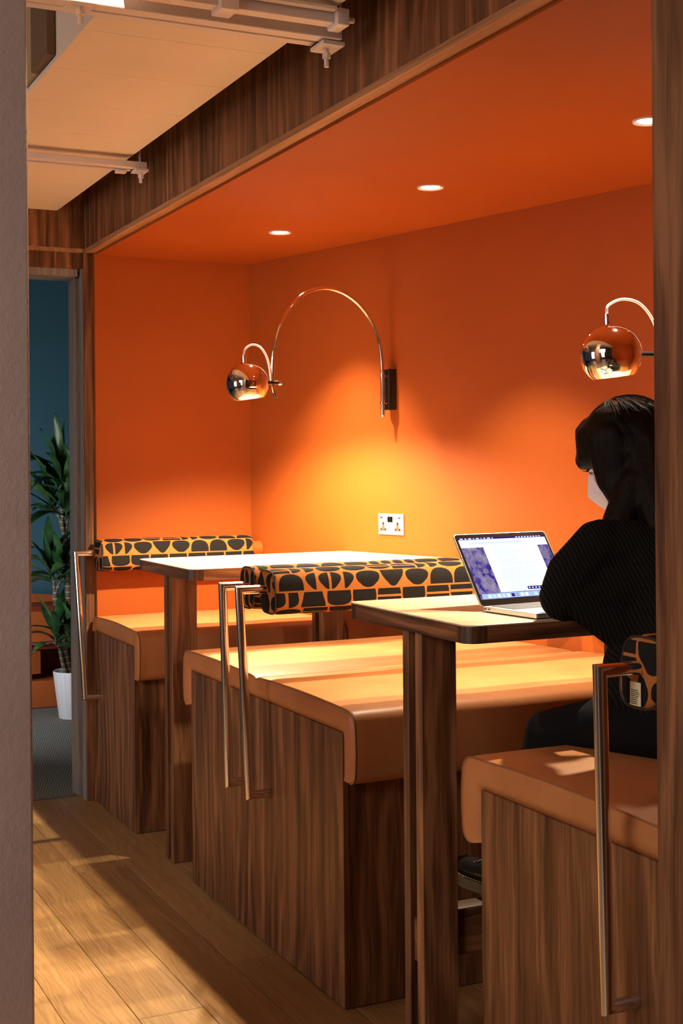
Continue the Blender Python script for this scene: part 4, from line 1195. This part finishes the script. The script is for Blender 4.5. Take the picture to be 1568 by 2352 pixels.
    hull(bm, [(WA, (0.112, 0.150, 0.09)), (PEL + Vector((-0.04, 0, 0.03)), (0.145, 0.160, 0.055))])
    hull(bm, [(PEL + Vector((-0.045, 0, 0.04)), (0.150, 0.165, 0.05)), (PEL + Vector((0.0, 0, -0.01)), (0.120, 0.155, 0.03))])
    hull(bm, [(Vector((3.285, 0.375, 1.00)), (0.115, 0.12, 0.06)), (Vector((3.288, 0.375, 0.93)), (0.128, 0.13, 0.06)), (Vector((3.300, 0.40, 0.885)), (0.115, 0.13, 0.03)), (WA, (0.10, 0.14, 0.09))])
    for s in (-1, 1):
        hull(bm, [(CH + Vector((0.0, s * 0.02, 0.045)), 0.085), (SH[s], 0.064), (NK + Vector((0.02, 0, -0.01)), 0.05)])
        mid = SH[s].lerp(EL[s], 0.55) + Vector((0.0, s * 0.012, 0))
        limb(bm, [(SH[s], 0.066), (mid, 0.066), (EL[s], 0.056)])
        limb(bm, [(EL[s], 0.054), (EL[s].lerp(WR[s], 0.55) + Vector((0, 0, -0.004)), 0.050), (EL[s].lerp(WR[s], 0.84), 0.038)])
        limb(bm, [(EL[s].lerp(WR[s], 0.82), 0.034), (WR[s], 0.031)])
    hull(bm, [(EL[-1] + Vector((0.03, 0.03, 0.0)), 0.055), (WA + Vector((-0.03, -0.03, 0.03)), 0.09)])
    hull(bm, [(EL[-1] + Vector((0.02, 0.02, 0.02)), 0.055), (CH + Vector((0.0, -0.05, 0.0)), 0.09)])
    jm = remesh('jumper', bm, knit_m, t, 0.006, 5, 'chunky ribbed black jumper')
    # ---- trousers
    bm = bmesh.new()
    HIP = {-1: Vector((3.385, 0.335, 0.862)), 1: Vector((3.385, 0.520, 0.862))}
    KN = {-1: Vector((2.972, 0.300, 0.782)), 1: Vector((2.965, 0.520, 0.785))}
    AN = {-1: Vector((2.865, 0.250, 0.455)), 1: Vector((2.90, 0.50, 0.44))}
    hull(bm, [(PEL + Vector((0.02, 0, -0.01)), (0.105, 0.150, 0.066)), (HIP[-1], 0.072), (HIP[1], 0.072)])
    for s in (-1, 1):
        limb(bm, [(HIP[s] + Vector((0, 0, 0.004)), 0.074), (HIP[s].lerp(KN[s], 0.5) + Vector((0, 0, 0.014)), (0.073, 0.080, 0.066)), (KN[s] + Vector((0.05, 0, 0.012)), 0.060), (KN[s], 0.053)])
        limb(bm, [(KN[s], 0.058), (KN[s].lerp(AN[s], 0.35) + Vector((0.02, 0, 0)), 0.052), (AN[s], 0.040)])
    remesh('trousers', bm, trouser_m, t, 0.006, 6, 'plain black trousers')
    # ---- boots resting on the foot rail
    for s in (-1, 1):
        a = AN[s]; zb = 0.366 if s < 0 else 0.366
        fx = Vector((-1, -0.06, 0)).normalized(); fy = Vector((0, 0, 1)).cross(fx)
        o_ = Vector((a.x + 0.035, a.y, zb))
        def fp(l, w_, z): return o_ + fx * l + fy * w_ + Vector((0, 0, z))
        bm = bmesh.new()
        hull(bm, [(fp(0.035, 0, 0.055), (0.034, 0.034, 0.028)), (fp(0.04, 0, 0.10), (0.044, 0.040, 0.03))])
        hull(bm, [(fp(0.04, 0, 0.055), (0.036, 0.034, 0.034)), (fp(0.13, 0, 0.045), (0.04, 0.040, 0.026))])
        hull(bm, [(fp(0.13, 0, 0.045), (0.04, 0.040, 0.026)), (fp(0.215, 0, 0.042), (0.032, 0.036, 0.020))])
        bo = remesh('boot', bm, boot_m, t, 0.004, 3, 'glossy black boot')
        out = [(0.0, -0.030), (0.04, -0.034), (0.10, -0.033), (0.17, -0.044), (0.225, -0.036), (0.252, -0.014), (0.254, 0.010), (0.232, 0.036), (0.17, 0.044), (0.10, 0.034), (0.04, 0.034), (0.0, 0.030)]
        bm = bmesh.new(); lo_ = [bm.verts.new(fp(l, w_, 0.0)) for l, w_ in out]; hi_ = [bm.verts.new(fp(l, w_, 0.030)) for l, w_ in out]
        n = len(out); bm.faces.new(lo_[::-1]); bm.faces.new(hi_)
        for k in range(n): bm.faces.new((lo_[k], lo_[(k + 1) % n], hi_[(k + 1) % n], hi_[k]))
        bmesh.ops.recalc_face_normals(bm, faces=bm.faces[:]); bmesh.ops.bevel(bm, geom=bm.edges[:], offset=0.003, segments=2, affect='EDGES')
        from_bm('sole', bm, sole_m, bo)
        bm = bmesh.new()
        for k in range(n):
            a_, b_ = out[k], out[(k + 1) % n]; L_ = math.hypot(b_[0] - a_[0], b_[1] - a_[1]); m = max(1, int(L_ / 0.009))
            for j in range(m):
                s0, s1 = (j + 0.2) / m, (j + 0.75) / m
                add_tube(bm, [fp(*(a_[i_] * .97 + (b_[i_] - a_[i_]) * .97 * s0 for i_ in (0, 1)), 0.0312), fp(*(a_[i_] * .97 + (b_[i_] - a_[i_]) * .97 * s1 for i_ in (0, 1)), 0.0312)], 0.0012, 5)
        sx_ = from_bm('welt_stitching', bm, stitch_m, bo); sx_['kind'] = 'stuff'
        bm = bmesh.new()
        for k in range(5):
            l = 0.075 + k * 0.018
            add_tube(bm, [fp(l, -0.020, 0.088 - k * 0.006), fp(l + 0.004, 0, 0.094 - k * 0.007), fp(l, 0.020, 0.088 - k * 0.006)], 0.0022, 6, True, False)
        from_bm('laces', bm, black_plastic, bo)
person()
